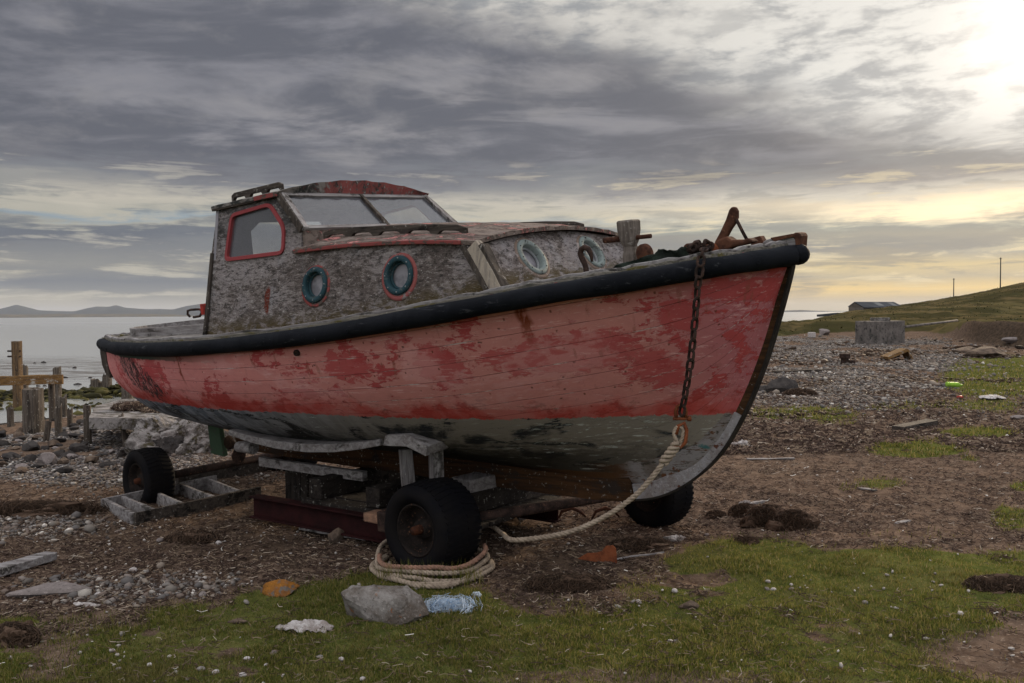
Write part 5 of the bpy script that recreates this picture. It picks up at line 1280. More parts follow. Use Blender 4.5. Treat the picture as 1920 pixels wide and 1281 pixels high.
# scattered pale pebbles and shells lying in the turf and wrack
x, y, z, u, v = in_frame_xy(3200, 860, 1281); k_ = rng.uniform(0, 1, len(x)) < np.clip(.30+fbm(x*1.5, y*1.5, 3, 61)*3, .03, 1)*np.interp(u, [0, 900, 1300, 1920], [1, .9, .35, .25]); x, y, z = x[k_], y[k_], z[k_]; pebbles('shell_scatter', x, y, z+.004, rng.lognormal(-4.85, .45, len(x)), mat='shell', hi=False)
x, y, z, u, v = in_frame_xy(52000, 632, 800, 700, 2150); k_ = (fbm(x*.5, y*1.1, 4, 301) > .085) & (y < 45); pebbles('weed_line', x[k_], y[k_], z[k_], rng.lognormal(-3.7, .5, k_.sum())*np.clip(y[k_]/14, .6, 1.8), 'wrack', (.2, .5))
# grass blades
def blades(name, x, y, z, h, wdt, mat='grass', lean=.7):
    n = len(x); a = rng.uniform(0, 2*PI, n); l = np.abs(rng.normal(0, lean, n))*h; b_ = rng.uniform(0, 2*PI, n)
    dx, dy = np.cos(a)*wdt, np.sin(a)*wdt; lx, ly = np.cos(b_)*l, np.sin(b_)*l
    p0 = np.stack([x-dx, y-dy, z-.004], -1); p1 = np.stack([x+dx, y+dy, z-.004], -1)
    m0 = np.stack([x-dx*.7+lx*.35, y-dy*.7+ly*.35, z+h*.6], -1); m1 = np.stack([x+dx*.7+lx*.35, y+dy*.7+ly*.35, z+h*.6], -1); tp_ = np.stack([x+lx, y+ly, z+h], -1)
    V = np.stack([p0, p1, m1, m0, tp_], 1).reshape(-1, 3); k = np.arange(n)*5
    F_ = np.stack([np.stack([k, k+1, k+2], -1), np.stack([k, k+2, k+3], -1), np.stack([k+3, k+2, k+4], -1)], 1).reshape(-1, 3)
    return tag(fast_mesh(name, V, F_, MT[mat], None, False), kind='stuff')
x, y, z, u, v = in_frame_xy(400000, 1000, 1330, -250, 2250); g_, p_, w_ = cover(x, y, z); nn = fbm(x*3, y*3, 3, 55); cl = fbm(x*9, y*9, 2, 66)
x, y, z, nn, cl = pick(x, y, z, np.clip((g_-.12)*1.3, 0, 1)*(.80+nn*1.2+cl*1.0), nn, cl)
blades('grass', x, y, z, np.clip(rng.lognormal(-4.4, .42, len(x))*(1+nn*1.6+cl*1.8), .003, .045), rng.uniform(.0010, .0022, len(x)))
x, y, z, u, v = in_frame_xy(120000, 690, 1010, 1360, 2250); g_, p_, w_ = cover(x, y, z); x, y, z, g_ = pick(x, y, z, np.clip((g_-.2)*1.2, 0, 1), g_)
blades('turf', x, y, z, rng.lognormal(-3.9, .4, len(x))*np.clip(y/7, .8, 2), rng.uniform(.002, .004, len(x))*np.clip(y/6, .8, 2.5))
x, y, z, u, v = in_frame_xy(9000, 1010, 1330); k_ = fbm(x*2.3, y*2.3, 3, 131) > .13; x, y, z = x[k_], y[k_], z[k_]; g_, p_, w_ = cover(x, y, z); x, y, z = pick(x, y, z, np.clip(g_, 0, 1))
blades('coarse_grass', x, y, z, rng.uniform(.02, .06, len(x)), rng.uniform(.0014, .0028, len(x)), lean=.8)
# taller tufts by the wheel
x = np.concatenate([rng.normal(wf1.x+dx, .035, 60) for dx in (-.22, -.12, -.02, .07, .16, .24)]); y = rng.normal(wf1.y-.27, .04, len(x)); z = gz(x, y)
blades('tall_grass', x, y, z, rng.uniform(.04, .13, len(x)), rng.uniform(.0012, .0022, len(x)), lean=.35)
# wrack: dry weed stems, straw and splinters
def straws(name, x, y, z, L, wdt, mat='straw', lift=.012):
    n = len(x); a = rng.uniform(0, 2*PI, n); t_ = rng.normal(0, .22, n); c_, s_ = np.cos(a), np.sin(a); bend = rng.normal(0, .35, n)
    P_ = []
    for k, f_ in enumerate((-.5, 0, .5)):
        q = L*f_; off = bend*L*(f_*f_*2); px_ = x+c_*q-s_*off; py_ = y+s_*q+c_*off; pz_ = z+lift*rng.uniform(.1, 1, n)+np.sin(t_)*q+wdt
        P_ += [np.stack([px_+s_*wdt, py_-c_*wdt, pz_-wdt*.6], -1), np.stack([px_-s_*wdt, py_+c_*wdt, pz_-wdt*.6], -1), np.stack([px_, py_, pz_+wdt], -1)]
    V = np.stack(P_, 1).reshape(-1, 3); k = np.arange(n)*9; Fq = []
    for j in (0, 3):
        for (a_, b_) in ((0, 1), (1, 2), (2, 0)): Fq += [np.stack([k+j+a_, k+j+b_, k+j+3+b_], -1), np.stack([k+j+a_, k+j+3+b_, k+j+3+a_], -1)]
    return tag(fast_mesh(name, V, np.stack(Fq, 1).reshape(-1, 3), MT[mat], None, False), kind='stuff')
x, y, z, u, v = in_frame_xy(112000, 840, 1180, -250, 2250); g_, p_, w_ = cover(x, y, z); cl = fbm(x*4, y*4, 3, 91)
x, y, z = pick(x, y, z, np.clip(.62-g_*.9-p_*.25+cl*1.4, 0, 1)); straws('dry_weed', x, y, z, rng.lognormal(-3.5, .5, len(x)), rng.uniform(.0010, .0030, len(x)))
x, y, z, u, v = in_frame_xy(62000, 630, 860, 500, 2250); g_, p_, w_ = cover(x, y, z); x, y, z = pick(x, y, z, np.clip(.8-g_, 0, 1))
straws('splinters', x, y, z, rng.lognormal(-2.8, .5, len(x)), rng.uniform(.003, .008, len(x)), lift=.02)
x, y, z, u, v = in_frame_xy(2200, 1120, 1300); straws('straw_in_grass', x, y, z+.012, rng.lognormal(-3.5, .4, len(x)), rng.uniform(.0008, .0018, len(x)))

x = rng.uniform(8, 130, 60000); y = rng.uniform(36, 165, 60000); z = gz(x, y); g_, p_, w_ = cover(x, y, z); s_ = fbm(x*.3, y*.3, 3, 44); x, y, z = pick(x, y, z, np.clip((g_-.4), 0, 1)*(x/y < .75)*np.clip(.5+s_*2.5, 0, 1))
blades('hill_tussocks', x, y, z, rng.uniform(.03, .13, len(x)), rng.uniform(.02, .06, len(x)), 'hill_grass', 1.2)
# ------------------------------------------------------------------ individual stones and rubbish
ICOS = {}
def ico(k):
    if k not in ICOS:
        bm = bmesh.new(); bmesh.ops.create_icosphere(bm, subdivisions=k, radius=1); bm.verts.ensure_lookup_table()
        ICOS[k] = (np.array([v.co[:] for v in bm.verts]), np.array([[v.index for v in f.verts] for f in bm.faces])); bm.free()
    return ICOS[k]
def stone_mesh(name, dims, mat, seed=0, cut=.35, sub=3, npl=12, nz=.12, smooth=False):
    V0, F0 = ico(sub); r_ = np.random.default_rng(seed+1000); P = V0.copy()
    for k in range(npl):
        n_ = r_.uniform(-1, 1, 3); n_[2] = r_.uniform(-.4, 1); n_ /= np.linalg.norm(n_); d_ = r_.uniform(1-cut*1.25, 1-cut*.35); q = P@n_; P = P-np.outer(np.maximum(q-d_, 0), n_)*.97
    r1 = fbm(P[:, 0]*2.1+seed*3.1, P[:, 1]*2.1+P[:, 2]*1.7, 5, seed)*nz*2; r2 = fbm(P[:, 0]*7+P[:, 2]*5, P[:, 1]*7-P[:, 2]*6, 3, seed+9)*nz*.7
    P = P*(1+r1+r2)[:, None]*np.array(dims)/2
    return fast_mesh(name, P, F0, MT[mat], None, smooth)
def rock(name, c, dims, mat, label, cat, group=None, seed=0, rz=0, cut=.35, sub=3, sink=.2, tilt=0):
    o = stone_mesh(name, dims, mat, seed, cut, sub, 12, .12 if cut > .2 else .05, cut <= .2); o.location = (c[0], c[1], c[2]+dims[2]*(.5-sink)); o.rotation_euler = (tilt, tilt*.6, rz)
    return tag(o, label, cat, group)
def gp(u, v): return on_ground(u, v)
def W_(u, v, npx): p = gp(u, v); return npx/F*p.y      # metres for a width in pixels at that spot
def boulder():
    c = gp(722, 1172); c.y += .10; sc_ = c.y/F
    fr = [(640, 1112, -.02), (645, 1120, -.04), (690, 1160, -.07), (742, 1182, -.10), (770, 1165, -.09), (806, 1152, -.02)]; tp_ = [(660, 1100, .04), (700, 1096, .02), (764, 1098, .04), (790, 1118, .02), (748, 1122, -.08), (672, 1104, -.02)]; bk = [(655, 1110, .20), (700, 1098, .20), (765, 1102, .22), (800, 1130, .18), (690, 1190, .2), (790, 1185, .15), (650, 1175, .1), (720, 1200, -.05)]
    pts = [at_depth(u, v, c.y+d_) for u, v, d_ in fr+tp_+bk]
    bm = bmesh.new()
    for p in pts: bm.verts.new(p-c)
    bmesh.ops.convex_hull(bm, input=bm.verts); bmesh.ops.triangulate(bm, faces=bm.faces)
    for _ in range(5): bmesh.ops.subdivide_edges(bm, edges=[e for e in bm.edges if e.calc_length() > .012], cuts=1)
    bmesh.ops.triangulate(bm, faces=bm.faces)
    for _ in range(2): bmesh.ops.smooth_vert(bm, verts=bm.verts, factor=.4, use_axis_x=True, use_axis_y=True, use_axis_z=True)
    P = np.array([v.co[:] for v in bm.verts]); nn = np.array([v.normal[:] for v in bm.verts]); bm.normal_update()
    q = fbm(P[:, 0]*14+P[:, 1]*9, P[:, 2]*16+P[:, 1]*7, 5, 3)*.022+fbm(P[:, 0]*70, P[:, 2]*70+P[:, 1]*50, 3, 8)*.006
    for v_, k_ in zip(bm.verts, q): v_.co += v_.normal*float(k_)
    me = bpy.data.meshes.new('boulder'); bm.to_mesh(me); bm.free(); me.materials.append(MT['grey_rock']); o = bpy.data.objects.new('boulder', me); COL.objects.link(o); o.location = c
    tag(o, 'large angular grey stone with rust speckles in the grass before the front wheel', 'stone')
boulder()
p = gp(525, 1118); rock('lichen_stone', p+Vector((0, .05, 0)), (.27, .15, .10), 'lichen_rock', 'flat stone covered in orange lichen', 'stone', seed=4, rz=-.15, cut=.45, sink=.30)
p = gp(80, 1119); rock('flat_stone', p+Vector((0, .05, 0)), (.44, .22, .07), 'flat_rock', 'long flat pinkish grey stone at the turf edge', 'stone', seed=6, rz=.12, cut=.4, sink=.3)
p = gp(632, 1019); rock('brown_stone', p+Vector((0, .03, 0)), (.15, .12, .13), 'warm_rock', 'upright brown stone on the broken planks behind the front wheel', 'stone', seed=9, cut=.5, sink=.15)
p = gp(1292, 1144); rock('wood_chunk', p+Vector((0, .03, 0)), (.125, .07, .05), 'warm_rock', 'small squared brown chunk lying alone in the turf', 'stone', seed=21, cut=.5, sub=2, sink=.2)
p = gp(445, 1168); rock('buff_stone', p, (.10, .035, .03), 'warm_rock', 'slim buff pebble in the grass left of the white rag', 'stone', seed=3)
p = gp(1472, 738); rock('dark_boulder', p, (.65, .4, .42), 'dark_rock', 'dark rounded boulder just right of the bow on the shingle', 'stone', seed=31, sink=.3)
p = gp(1440, 735); rock('dark_boulder', p, (.7, .3, .2), 'dark_rock', 'low dark rock beside the bow at the end of a weed heap', 'stone', seed=33, sink=.35)
for (u, v, n, s_, lb) in ((1850, 668, 90, 5, 'buff low slab of rock at the foot of the grassy bank'), (1812, 662, 60, 6, 'small buff boulder near the bank'), (1772, 660, 26, 7, 'round brown stone on the upper beach'), (1900, 640, 46, 8, 'dark rock fallen from the earth bank'), (1912, 785, 34, 9, 'grey half buried stone at the far right edge')):
    p = gp(u, v); w_ = W_(u, v, n); rock('beach_stone', p, (w_, w_*.7, w_*.32), 'warm_rock' if s_ < 8 else 'flat_rock', lb, 'stone', seed=s_*7, sink=.3)
# round pebbles in the turf that can be counted
PB = [(210, 1222, 13), (222, 1257, 14), (281, 1249, 15), (377, 1257, 18), (404, 1262, 15), (380, 1118, 20), (250, 1072, 18), (312, 1100, 18), (1265, 1110, 15), (1325, 1005, 12), (1256, 1205, 14), (1268, 1205, 14), (1440, 1092, 11), (1484, 1106, 12), (1484, 1098, 10), (1622, 1131, 12), (463, 1237, 14), (513, 1227, 18), (640, 1238, 14), (600, 1234, 14), (499, 1248, 10), (1438, 1106, 12), (1450, 1107, 12), (870, 1130, 12), (330, 1262, 12), (1240, 1206, 10), (680, 1275, 14), (560, 1268, 12), (455, 1268, 16), (1336, 1211, 9), (150, 1225, 10), (205, 1133, 20), (185, 1117, 16), (300, 1015, 16), (410, 1020, 14)]
for i, (u, v, n) in enumerate(PB):
    p = gp(u, v); w_ = n/F*p.y; rock('turf_pebble', p, (w_, w_*.8, w_*.6), ('white_plastic', 'flat_rock', 'white_plastic', 'grey_rock')[i % 4], 'smooth pale rounded pebble lying in the short turf or wrack of the foreground', 'pebble', 'pale pebbles in the foreground turf', seed=i, rz=i, cut=.12, sub=2, sink=.25)
p = gp(162, 1136); rock('pale_slab', p, (.155, .06, .03), 'white_plastic', 'thin pale flake of stone at the edge of the turf', 'stone', seed=77, rz=-.2, cut=.5, sink=.2)
# timbers lying about
def plank(u0, v0, u1, v1, wd, th, mat, label, name='plank', cat='plank', lift=0, group=None, ext=0):
    a, b_ = gp(u0, v0), gp(u1, v1); d_ = b_-a; a = a-d_*ext; a.z += th/2+lift; b_.z += th/2+lift
    c = (a+b_)/2; mb = MB().beam(a-c, b_-c, wd, th, nseg=6, jit=.003); o = mb.build(name, MT[mat], bevel=.004); o.location = c
    return tag(o, label, cat, group)
plank(-60, 1098, 96, 1052, .10, .045, 'grey_wood_x', 'bleached grey plank at the left edge on the brown wrack', lift=.01)
plank(1683, 810, 1748, 797, .16, .07, 'dark_wood_x', 'short weathered brown plank on bare earth right of the bow')
plank(1400, 862, 1490, 861, .04, .012, 'grey_wood_x', 'thin grey lath on the bare ground right of the stem')
plank(1455, 700, 1560, 696, .10, .06, 'dark_wood_x', 'long dark pole lying on the beach behind the bow', 'driftwood', 'driftwood')
plank(565, 1000, 690, 1022, .05, .018, 'grey_wood_x', 'broken white splintered board under the boat', lift=.03)
plank(600, 985, 700, 1012, .06, .015, 'grey_wood_x', 'second splintered board lying across the broken white one', lift=.04)
plank(610, 972, 672, 992, .09, .03, 'orange_rust', 'rusty brown slat lying against the red rail', 'rusty_strip', 'strip', lift=.01)
plank(1155, 1053, 1245, 1040, .012, .010, 'grey_wood_x', 'thin pale stick beside the rusty plate', 'stick', 'stick', lift=.01)
plank(1392, 950, 1432, 943, .03, .02, 'grey_wood_x', 'short pale stick beside a white tuft near the dark clumps', 'stick', 'stick')
plank(1612, 917, 1642, 921, .04, .012, 'grey_wood_x', 'thin pale splinter by a dry tuft on the right', 'splinter', 'stick')
plank(1680, 983, 1706, 977, .03, .01, 'grey_wood_x', 'tiny pale splinter on the bare ground right of the dark clumps', 'splinter', 'stick')
plank(330, 915, 545, 872, .09, .11, 'dark_wood_x', 'long dark squared beam lying behind the compartment tray', 'timber_beam', 'beam')
plank(945, 955, 985, 985, .09, .035, 'grey_wood_x', 'sunlit pale board end on the ground under the keel', 'board', 'plank', lift=.04)
# tray with four compartments: grid of boards set on edge
def tray():
    Z = lambda u, v, z=.09: at_z(u, v, z)
    c = at_z(330, 935, 0); t_ = empty('compartment_tray', (c.x, c.y, GZ(c.x, c.y)), 'grey weathered wooden tray with cross boards lying in the wrack beside the rear wheel', 'wooden tray'); O = t_.location
    def bd(a, b_, h=.11, th=.026, mat='grey_wood_x', nm='side_board'):
        d_ = Vector((0, 0, h/2)); MB().beam(a-d_-O, b_-d_-O, th, h, nseg=4, jit=.002).build(nm, MT[mat], t_, bevel=.003)
    bd(Z(252, 962), Z(488, 912), mat='dark_wood_x'); bd(Z(190, 936), Z(405, 891))
    for a, b_ in (((196, 935), (250, 962)), ((226, 928), (287, 954)), ((280, 916), (342, 943)), ((334, 905), (400, 930)), ((386, 895), (447, 919))): bd(Z(*a, .085), Z(*b_, .085), h=.10, nm='divider')
tray()
# ------------------------------------------------------------------ soft rubbish
def crumple(name, u, v, size, mat, label, cat, seed=0, n=26, amp=.5):
    c = gp(u, v); vs = []; fs = []
    for i in range(n+1):
        for j in range(n+1):
            a, b_ = i/n-.5, j/n-.5; r_ = math.hypot(a, b_); ed = 1+.35*float(fbm(math.atan2(b_, a)*1.6+seed, seed, 3, seed))
            q = float(fbm(a*7+seed, b_*7, 4, seed)); h = size[2]*(max(0, 1-(r_*1.8)**2)*.55+abs(q)*1.5*amp+.05)
            vs.append((a*size[0]*ed, b_*size[1]*ed, max(h, .002)))
    for i in range(n):
        for j in range(n):
            a = i*(n+1)+j
            cx, cy = (i+.5)/n-.5, (j+.5)/n-.5
            if math.hypot(cx, cy) < .5*(1+.5*float(fbm(math.atan2(cy, cx)*2+seed*2, seed, 3, seed+5))): fs.append((a, a+1, a+n+2, a+n+1))
    o = MB().add(vs, fs, True).build(name, MT[mat]); o.location = c; m_ = o.modifiers.new('th', 'SOLIDIFY'); m_.thickness = .002
    return tag(o, label, cat)
crumple('plastic_rag', 572, 1182, (.25, .13, .055), 'white_plastic', 'crumpled dirty white plastic rag in the grass', 'rag', 3, amp=.8)
crumple('paper_scrap', 1665, 751, (.42, .3, .09), 'white_plastic', 'pale scrap of sheet on dry grass near the lime bottle', 'scrap', 8).location = gp(1860, 748)
def tangle(name, u, v, size, n, r, mat, label, cat, seed=0, loops=1.0, group=None, core=1.0):
    c = gp(u, v); r_ = np.random.default_rng(seed); V0, F0 = ico(4); P = V0.copy()
    q = fbm(P[:, 0]*2.2+seed, P[:, 1]*2.2+P[:, 2]*2, 5, seed)*1.9+fbm(P[:, 0]*9, P[:, 1]*9+P[:, 2]*8, 3, seed+3)*.35
    P = P*(.80+q)[:, None]*np.array([size[0]*.5, size[1]*.5, size[2]*.72]); P = P*core; P[:, 2] = np.maximum(P[:, 2], -.01); Vs = [P]; Fs = [F0]; k0 = len(P)
    # short curled stems lying over the lump
    dirs = r_.normal(0, 1, (n, 3)); dirs[:, 2] = np.abs(dirs[:, 2]); dirs /= np.linalg.norm(dirs, axis=1)[:, None]; b0 = dirs*np.array([size[0]*.5, size[1]*.5, size[2]*.72])*r_.uniform(.78 if core == 1 else .15, 1.12 if core == 1 else 1.25, (n, 1))*(1+(core != 1)*.5*fbm(dirs[:, 0]*3+seed, dirs[:, 1]*3, 3, seed+1)[:, None]*3)
    tg = np.cross(dirs, r_.normal(0, 1, (n, 3))); tg /= np.linalg.norm(tg, axis=1)[:, None]; L = r_.uniform(.02, .06, n)*loops*(size[0]/.25)**.5
    sd = np.cross(tg, dirs)*r; up_ = dirs*r; bend = r_.normal(0, .5, (n, 1))
    for k, f_ in enumerate((-.5, 0, .5)):
        m_ = b0+tg*(L*f_)[:, None]+np.cross(tg, dirs)*bend*(L*f_*f_*2)[:, None]-dirs*(L*abs(f_)*.35)[:, None]
        for w_ in (sd-up_*.5, -sd-up_*.5, up_): Vs.append(m_+w_*(1 if f_ == 0 else .6))
    for j in (0, 3):
        for (a_, b_) in ((0, 1), (1, 2), (2, 0)):
            A = k0+np.arange(n)+n*(j+a_); B = k0+np.arange(n)+n*(j+b_); Cc = B+3*n; D = A+3*n; Fs += [np.stack([A, B, Cc], 1), np.stack([A, Cc, D], 1)]
    o = fast_mesh(name, np.concatenate(Vs), np.concatenate(Fs), MT[mat], None, False); o.location = c; o['kind'] = 'thing'
    return tag(o, label, cat, group)
tangle('rope_tangle', 838, 1141, (.22, .10, .055), 1300, .0012, 'blue_fibre', 'frayed tangle of pale blue rope fibre in the grass', 'rope tangle', 2, 1.9, core=.35)
tangle('fibre_wisp', 893, 1118, (.05, .03, .03), 60, .0012, 'blue_fibre', 'tiny stray wisp of blue fibre right of the large tangle', 'rope tangle', 4)
for i, (u, v, sx, sy, sz, lb) in enumerate(((1440, 983, .30, .18, .13, 'left dark rounded seaweed clump of the joined pair right of the bow wheel'), (1486, 990, .28, .17, .12, 'right dark rounded seaweed clump of the joined pair right of the bow wheel'), (1395, 968, .20, .12, .09, 'smaller dark seaweed clump at the left of the joined pair'), (1343, 968, .12, .09, .06, 'small dark clod close to the far front wheel'), (1400, 1018, .14, .10, .06, 'small dark clod at the turf edge below the joined pair of clumps'), (1065, 1104, .42, .20, .10, 'wide dark heap of seaweed in front of the rusty plate'), (1878, 1103, .34, .18, .09, 'reddish brown seaweed heap in the turf at the right edge'), (20, 1205, .22, .16, .12, 'dry brown seaweed bundle at the lower left edge'), (1200, 1028, .36, .2, .09, 'brown seaweed heap under the bow near the white fibre'), (70, 962, .9, .22, .13, 'long dark wrack mound at the left behind the pebbles'), (360, 1012, .3, .2, .06, 'dark weed patch in the wrack in front of the tray'), (1500, 741, .5, .3, .16, 'dark weed heap against the boulder behind the bow'), (1820, 655, 1.4, .5, .2, 'dark weed line along the foot of the bank'))):
    tangle('seaweed_clump', u, v, (sx*1.1, sy, sz*(1.35 if i < 3 else .95)), 1500, .0022 if i < 10 else .004, 'wrack', lb, 'seaweed', 10+i)
tangle('white_fibre', 1268, 1012, (.13, .07, .035), 90, .0022, 'white_plastic', 'pale frayed fibre on the brown wrack below the bow', 'fibre', 41)
tangle('white_tuft', 1398, 946, (.10, .05, .04), 90, .002, 'white_plastic', 'white woolly tuft left of the dark clumps', 'fibre', 43)
tangle('wool_tuft', 1388, 838, (.22, .10, .08), 120, .003, 'white_plastic', 'dirty white wool tuft beside the stem', 'fibre', 44)
# rusty plate
q = [gp(1082, 1048), gp(1118, 1052), gp(1157, 1062), gp(1157, 1062), gp(1150, 1030), gp(1143, 1024), gp(1125, 1030), gp(1112, 1040)]
c = gp(1120, 1058); mb = MB(); pl = [(-.115, .012), (-.03, .0), (.115, -.005), (.108, .075), (.092, .092), (.05, .088), (.025, .060), (.0, .050), (-.06, .045)]
mb.panel(pl, [], lambda a, b_: (a, .02+b_*.25+.0*a, b_+.005), (0, .008, 0)); o = mb.build('rusty_plate', MT['orange_rust'], bevel=.002); o.location = c; o.rotation_euler = (.15, 0, -.12)
tag(o, 'jagged orange rusted steel plate standing in the wrack under the bow', 'plate')
# thin white stake by the rail
c = gp(624, 985); mb = MB().tube([(0, 0, 0), (.004, 0, .07), (.006, 0, .13), (.016, 0, .145), (.028, 0, .12)], [.006, .005, .004, .003, .002], 6); o = mb.build('white_stalk', MT['white_plastic']); o.location = c; tag(o, 'bent white stalk standing in front of the red rail', 'stalk')
# curled rusty pieces under the keel
for i, (u, v, lb) in enumerate(((1075, 985, 'curled rusty hoop leaning under the keel'), (1140, 985, 'splintered reddish bark under the bow'))):
    c = gp(u, v)+Vector((0, .15, 0)); mb = MB().tube([(-.10, 0, .0), (-.07, 0, .06), (0, 0, .085), (.06, 0, .06), (.10, .02, .02)], [.006, .012, .014, .012, .005], 7); o = mb.build('rusty_hoop' if i == 0 else 'bark_strip', MT['rust']); o.location = c; tag(o, lb, 'scrap')
# lime bottle
c = gp(1793, 728)+Vector((0, .05, .06)); mb = MB().lathe([(q_*.72, h_*.72) for q_, h_ in ((.0001, -.22), (.06, -.22), (.068, -.20), (.064, -.1), (.068, -.02), (.068, .06), (.05, .11), (.024, .15), (.022, .19), (.0001, .19))], (0, 0, 0), (1, -.1, -.06), 20); o = mb.build('bottle', MT['lime_plastic']); o.location = c; tag(o, 'lime green plastic bottle lying on the shingle', 'bottle')
c = gp(1800, 748); mb = MB().lathe([(.0001, -.05), (.035, -.04), (.03, .04), (.0001, .05)], (0, 0, .02), (1, .3, .1), 10); o = mb.build('red_scrap', MT['red_metal']); o.location = c; tag(o, 'tiny red scrap below the lime bottle', 'scrap')

# ------------------------------------------------------------------ shore on the left: posts, slab, rocks
def post(u, vb, vt, wpx, mat, label, d_off=0, square=True, name='pier_post', lean=0, jag=.12, group=None):
    b_ = gp(u, vb); Hh = (vb-vt)/F*b_.y; Wd = wpx/F*b_.y*.5; r_ = random.Random(int(u*7+vb)); vs = []; fs = []; n = 12; m_ = 12
    for i in range(m_+1):
        z_ = -.15+(Hh+.15)*i/m_
        for k in range(n):
            a = 2*PI*k/n+PI/4; sq = 1/max(abs(math.cos(a)), abs(math.sin(a))) if square else 1
            rr = Wd*min(sq, 1.22)*.93*(1+.10*float(fbm(k*.8+u, i*.35, 3, int(u))))
            zz = z_ + (Hh*jag*(float(vnoise(k*.9, u*.1, 5))-.6) if i == m_ else 0)
            vs.append((rr*math.cos(a)+lean*z_, rr*math.sin(a), zz))
    for i in range(m_):
        for k in range(n): fs.append((i*n+k, i*n+(k+1) % n, (i+1)*n+(k+1) % n, (i+1)*n+k))
    vs.append((lean*Hh, 0, Hh*(1-jag*.3))); fs += [(m_*n+k, m_*n+(k+1) % n, len(vs)-1) for k in range(n)]
    o = MB().add(vs, fs).build(name, MT[mat]); o.location = (b_.x, b_.y, b_.z); o.rotation_euler = (0, 0, r_.uniform(-.3, .3))
    return tag(o, label, 'post', group or 'old timber pier posts'), Hh, Wd
tp1, H1, W1_ = post(35, 783, 639, 16, 'post_rusty', 'tallest pier post, ochre stained with iron bolts', jag=.02)
for zz in (.80, .87):
    o = MB().tube([(-W1_*2.0, -W1_*.3, H1*zz), (W1_*1.1, -W1_*.3, H1*zz)], .022, 8).build('bolt', MT['dark_rust'], tp1)
post(49, 779, 684, 10, 'post_wood', 'dark thin jagged post right behind the tallest one')
post(64, 812, 728, 32, 'post_wood', 'thick stepped square post stump in front of the tallest post', jag=.05)
post(64, 810, 726, 18, 'post_wood', 'narrow upper tenon of the thick stepped stump', jag=.02)
post(98, 790, 710, 12, 'post_wood', 'slender brown post under the end of the ochre rail', jag=.04, square=False)
post(109, 778, 688, 13, 'post_wood', 'grey post behind the end of the ochre rail', jag=.05)
post(118, 782, 742, 16, 'post_wood', 'short rotten post right of the ochre rail end', jag=.3, square=False)
post(110, 818, 762, 14, 'post_wood', 'low gnarled stump in front of the rotten post', jag=.4, square=False)
post(20, 800, 762, 10, 'post_wood', 'short black stump left of the thick stepped stump', jag=.3)
post(86, 828, 790, 11, 'post_wood', 'low leaning stump among rocks below the ochre rail', jag=.35, lean=.15)
post(132, 800, 765, 9, 'post_wood', 'thin snapped stump between the rail posts and the slab', jag=.4)
plank_c0, plank_c1 = at_depth(-60, 716, gp(98, 790).y-.3), at_depth(118, 711, gp(98, 790).y-.1)
mb = MB().beam(plank_c0-plank_c0, plank_c1-plank_c0, .06, .17, nseg=8, jit=.008); o = mb.build('cross_rail', MT['ochre_wood'], bevel=.01); o.location = plank_c0; tag(o, 'ochre and white horizontal rail across the pier posts', 'rail')
post(181, 757, 712, 17, 'post_wood', 'broad split post stump behind the concrete slab', jag=.2)
post(190, 757, 716, 9, 'post_wood', 'narrow stump against the right side of the broad split stump', jag=.25)
post(202, 757, 702, 15, 'post_wood', 'jagged two pronged dark stump behind the slab', jag=.4)
post(239, 761, 722, 18, 'post_wood', 'dark stump half hidden under the boat stern', jag=.2)
post(165, 832, 758, 14, 'post_wood', 'leaning plank post under the left end of the slab', jag=.1)
post(236, 838, 775, 10, 'post_wood', 'thin twisted prop below the slab edge', jag=.35, square=False, lean=-.12)
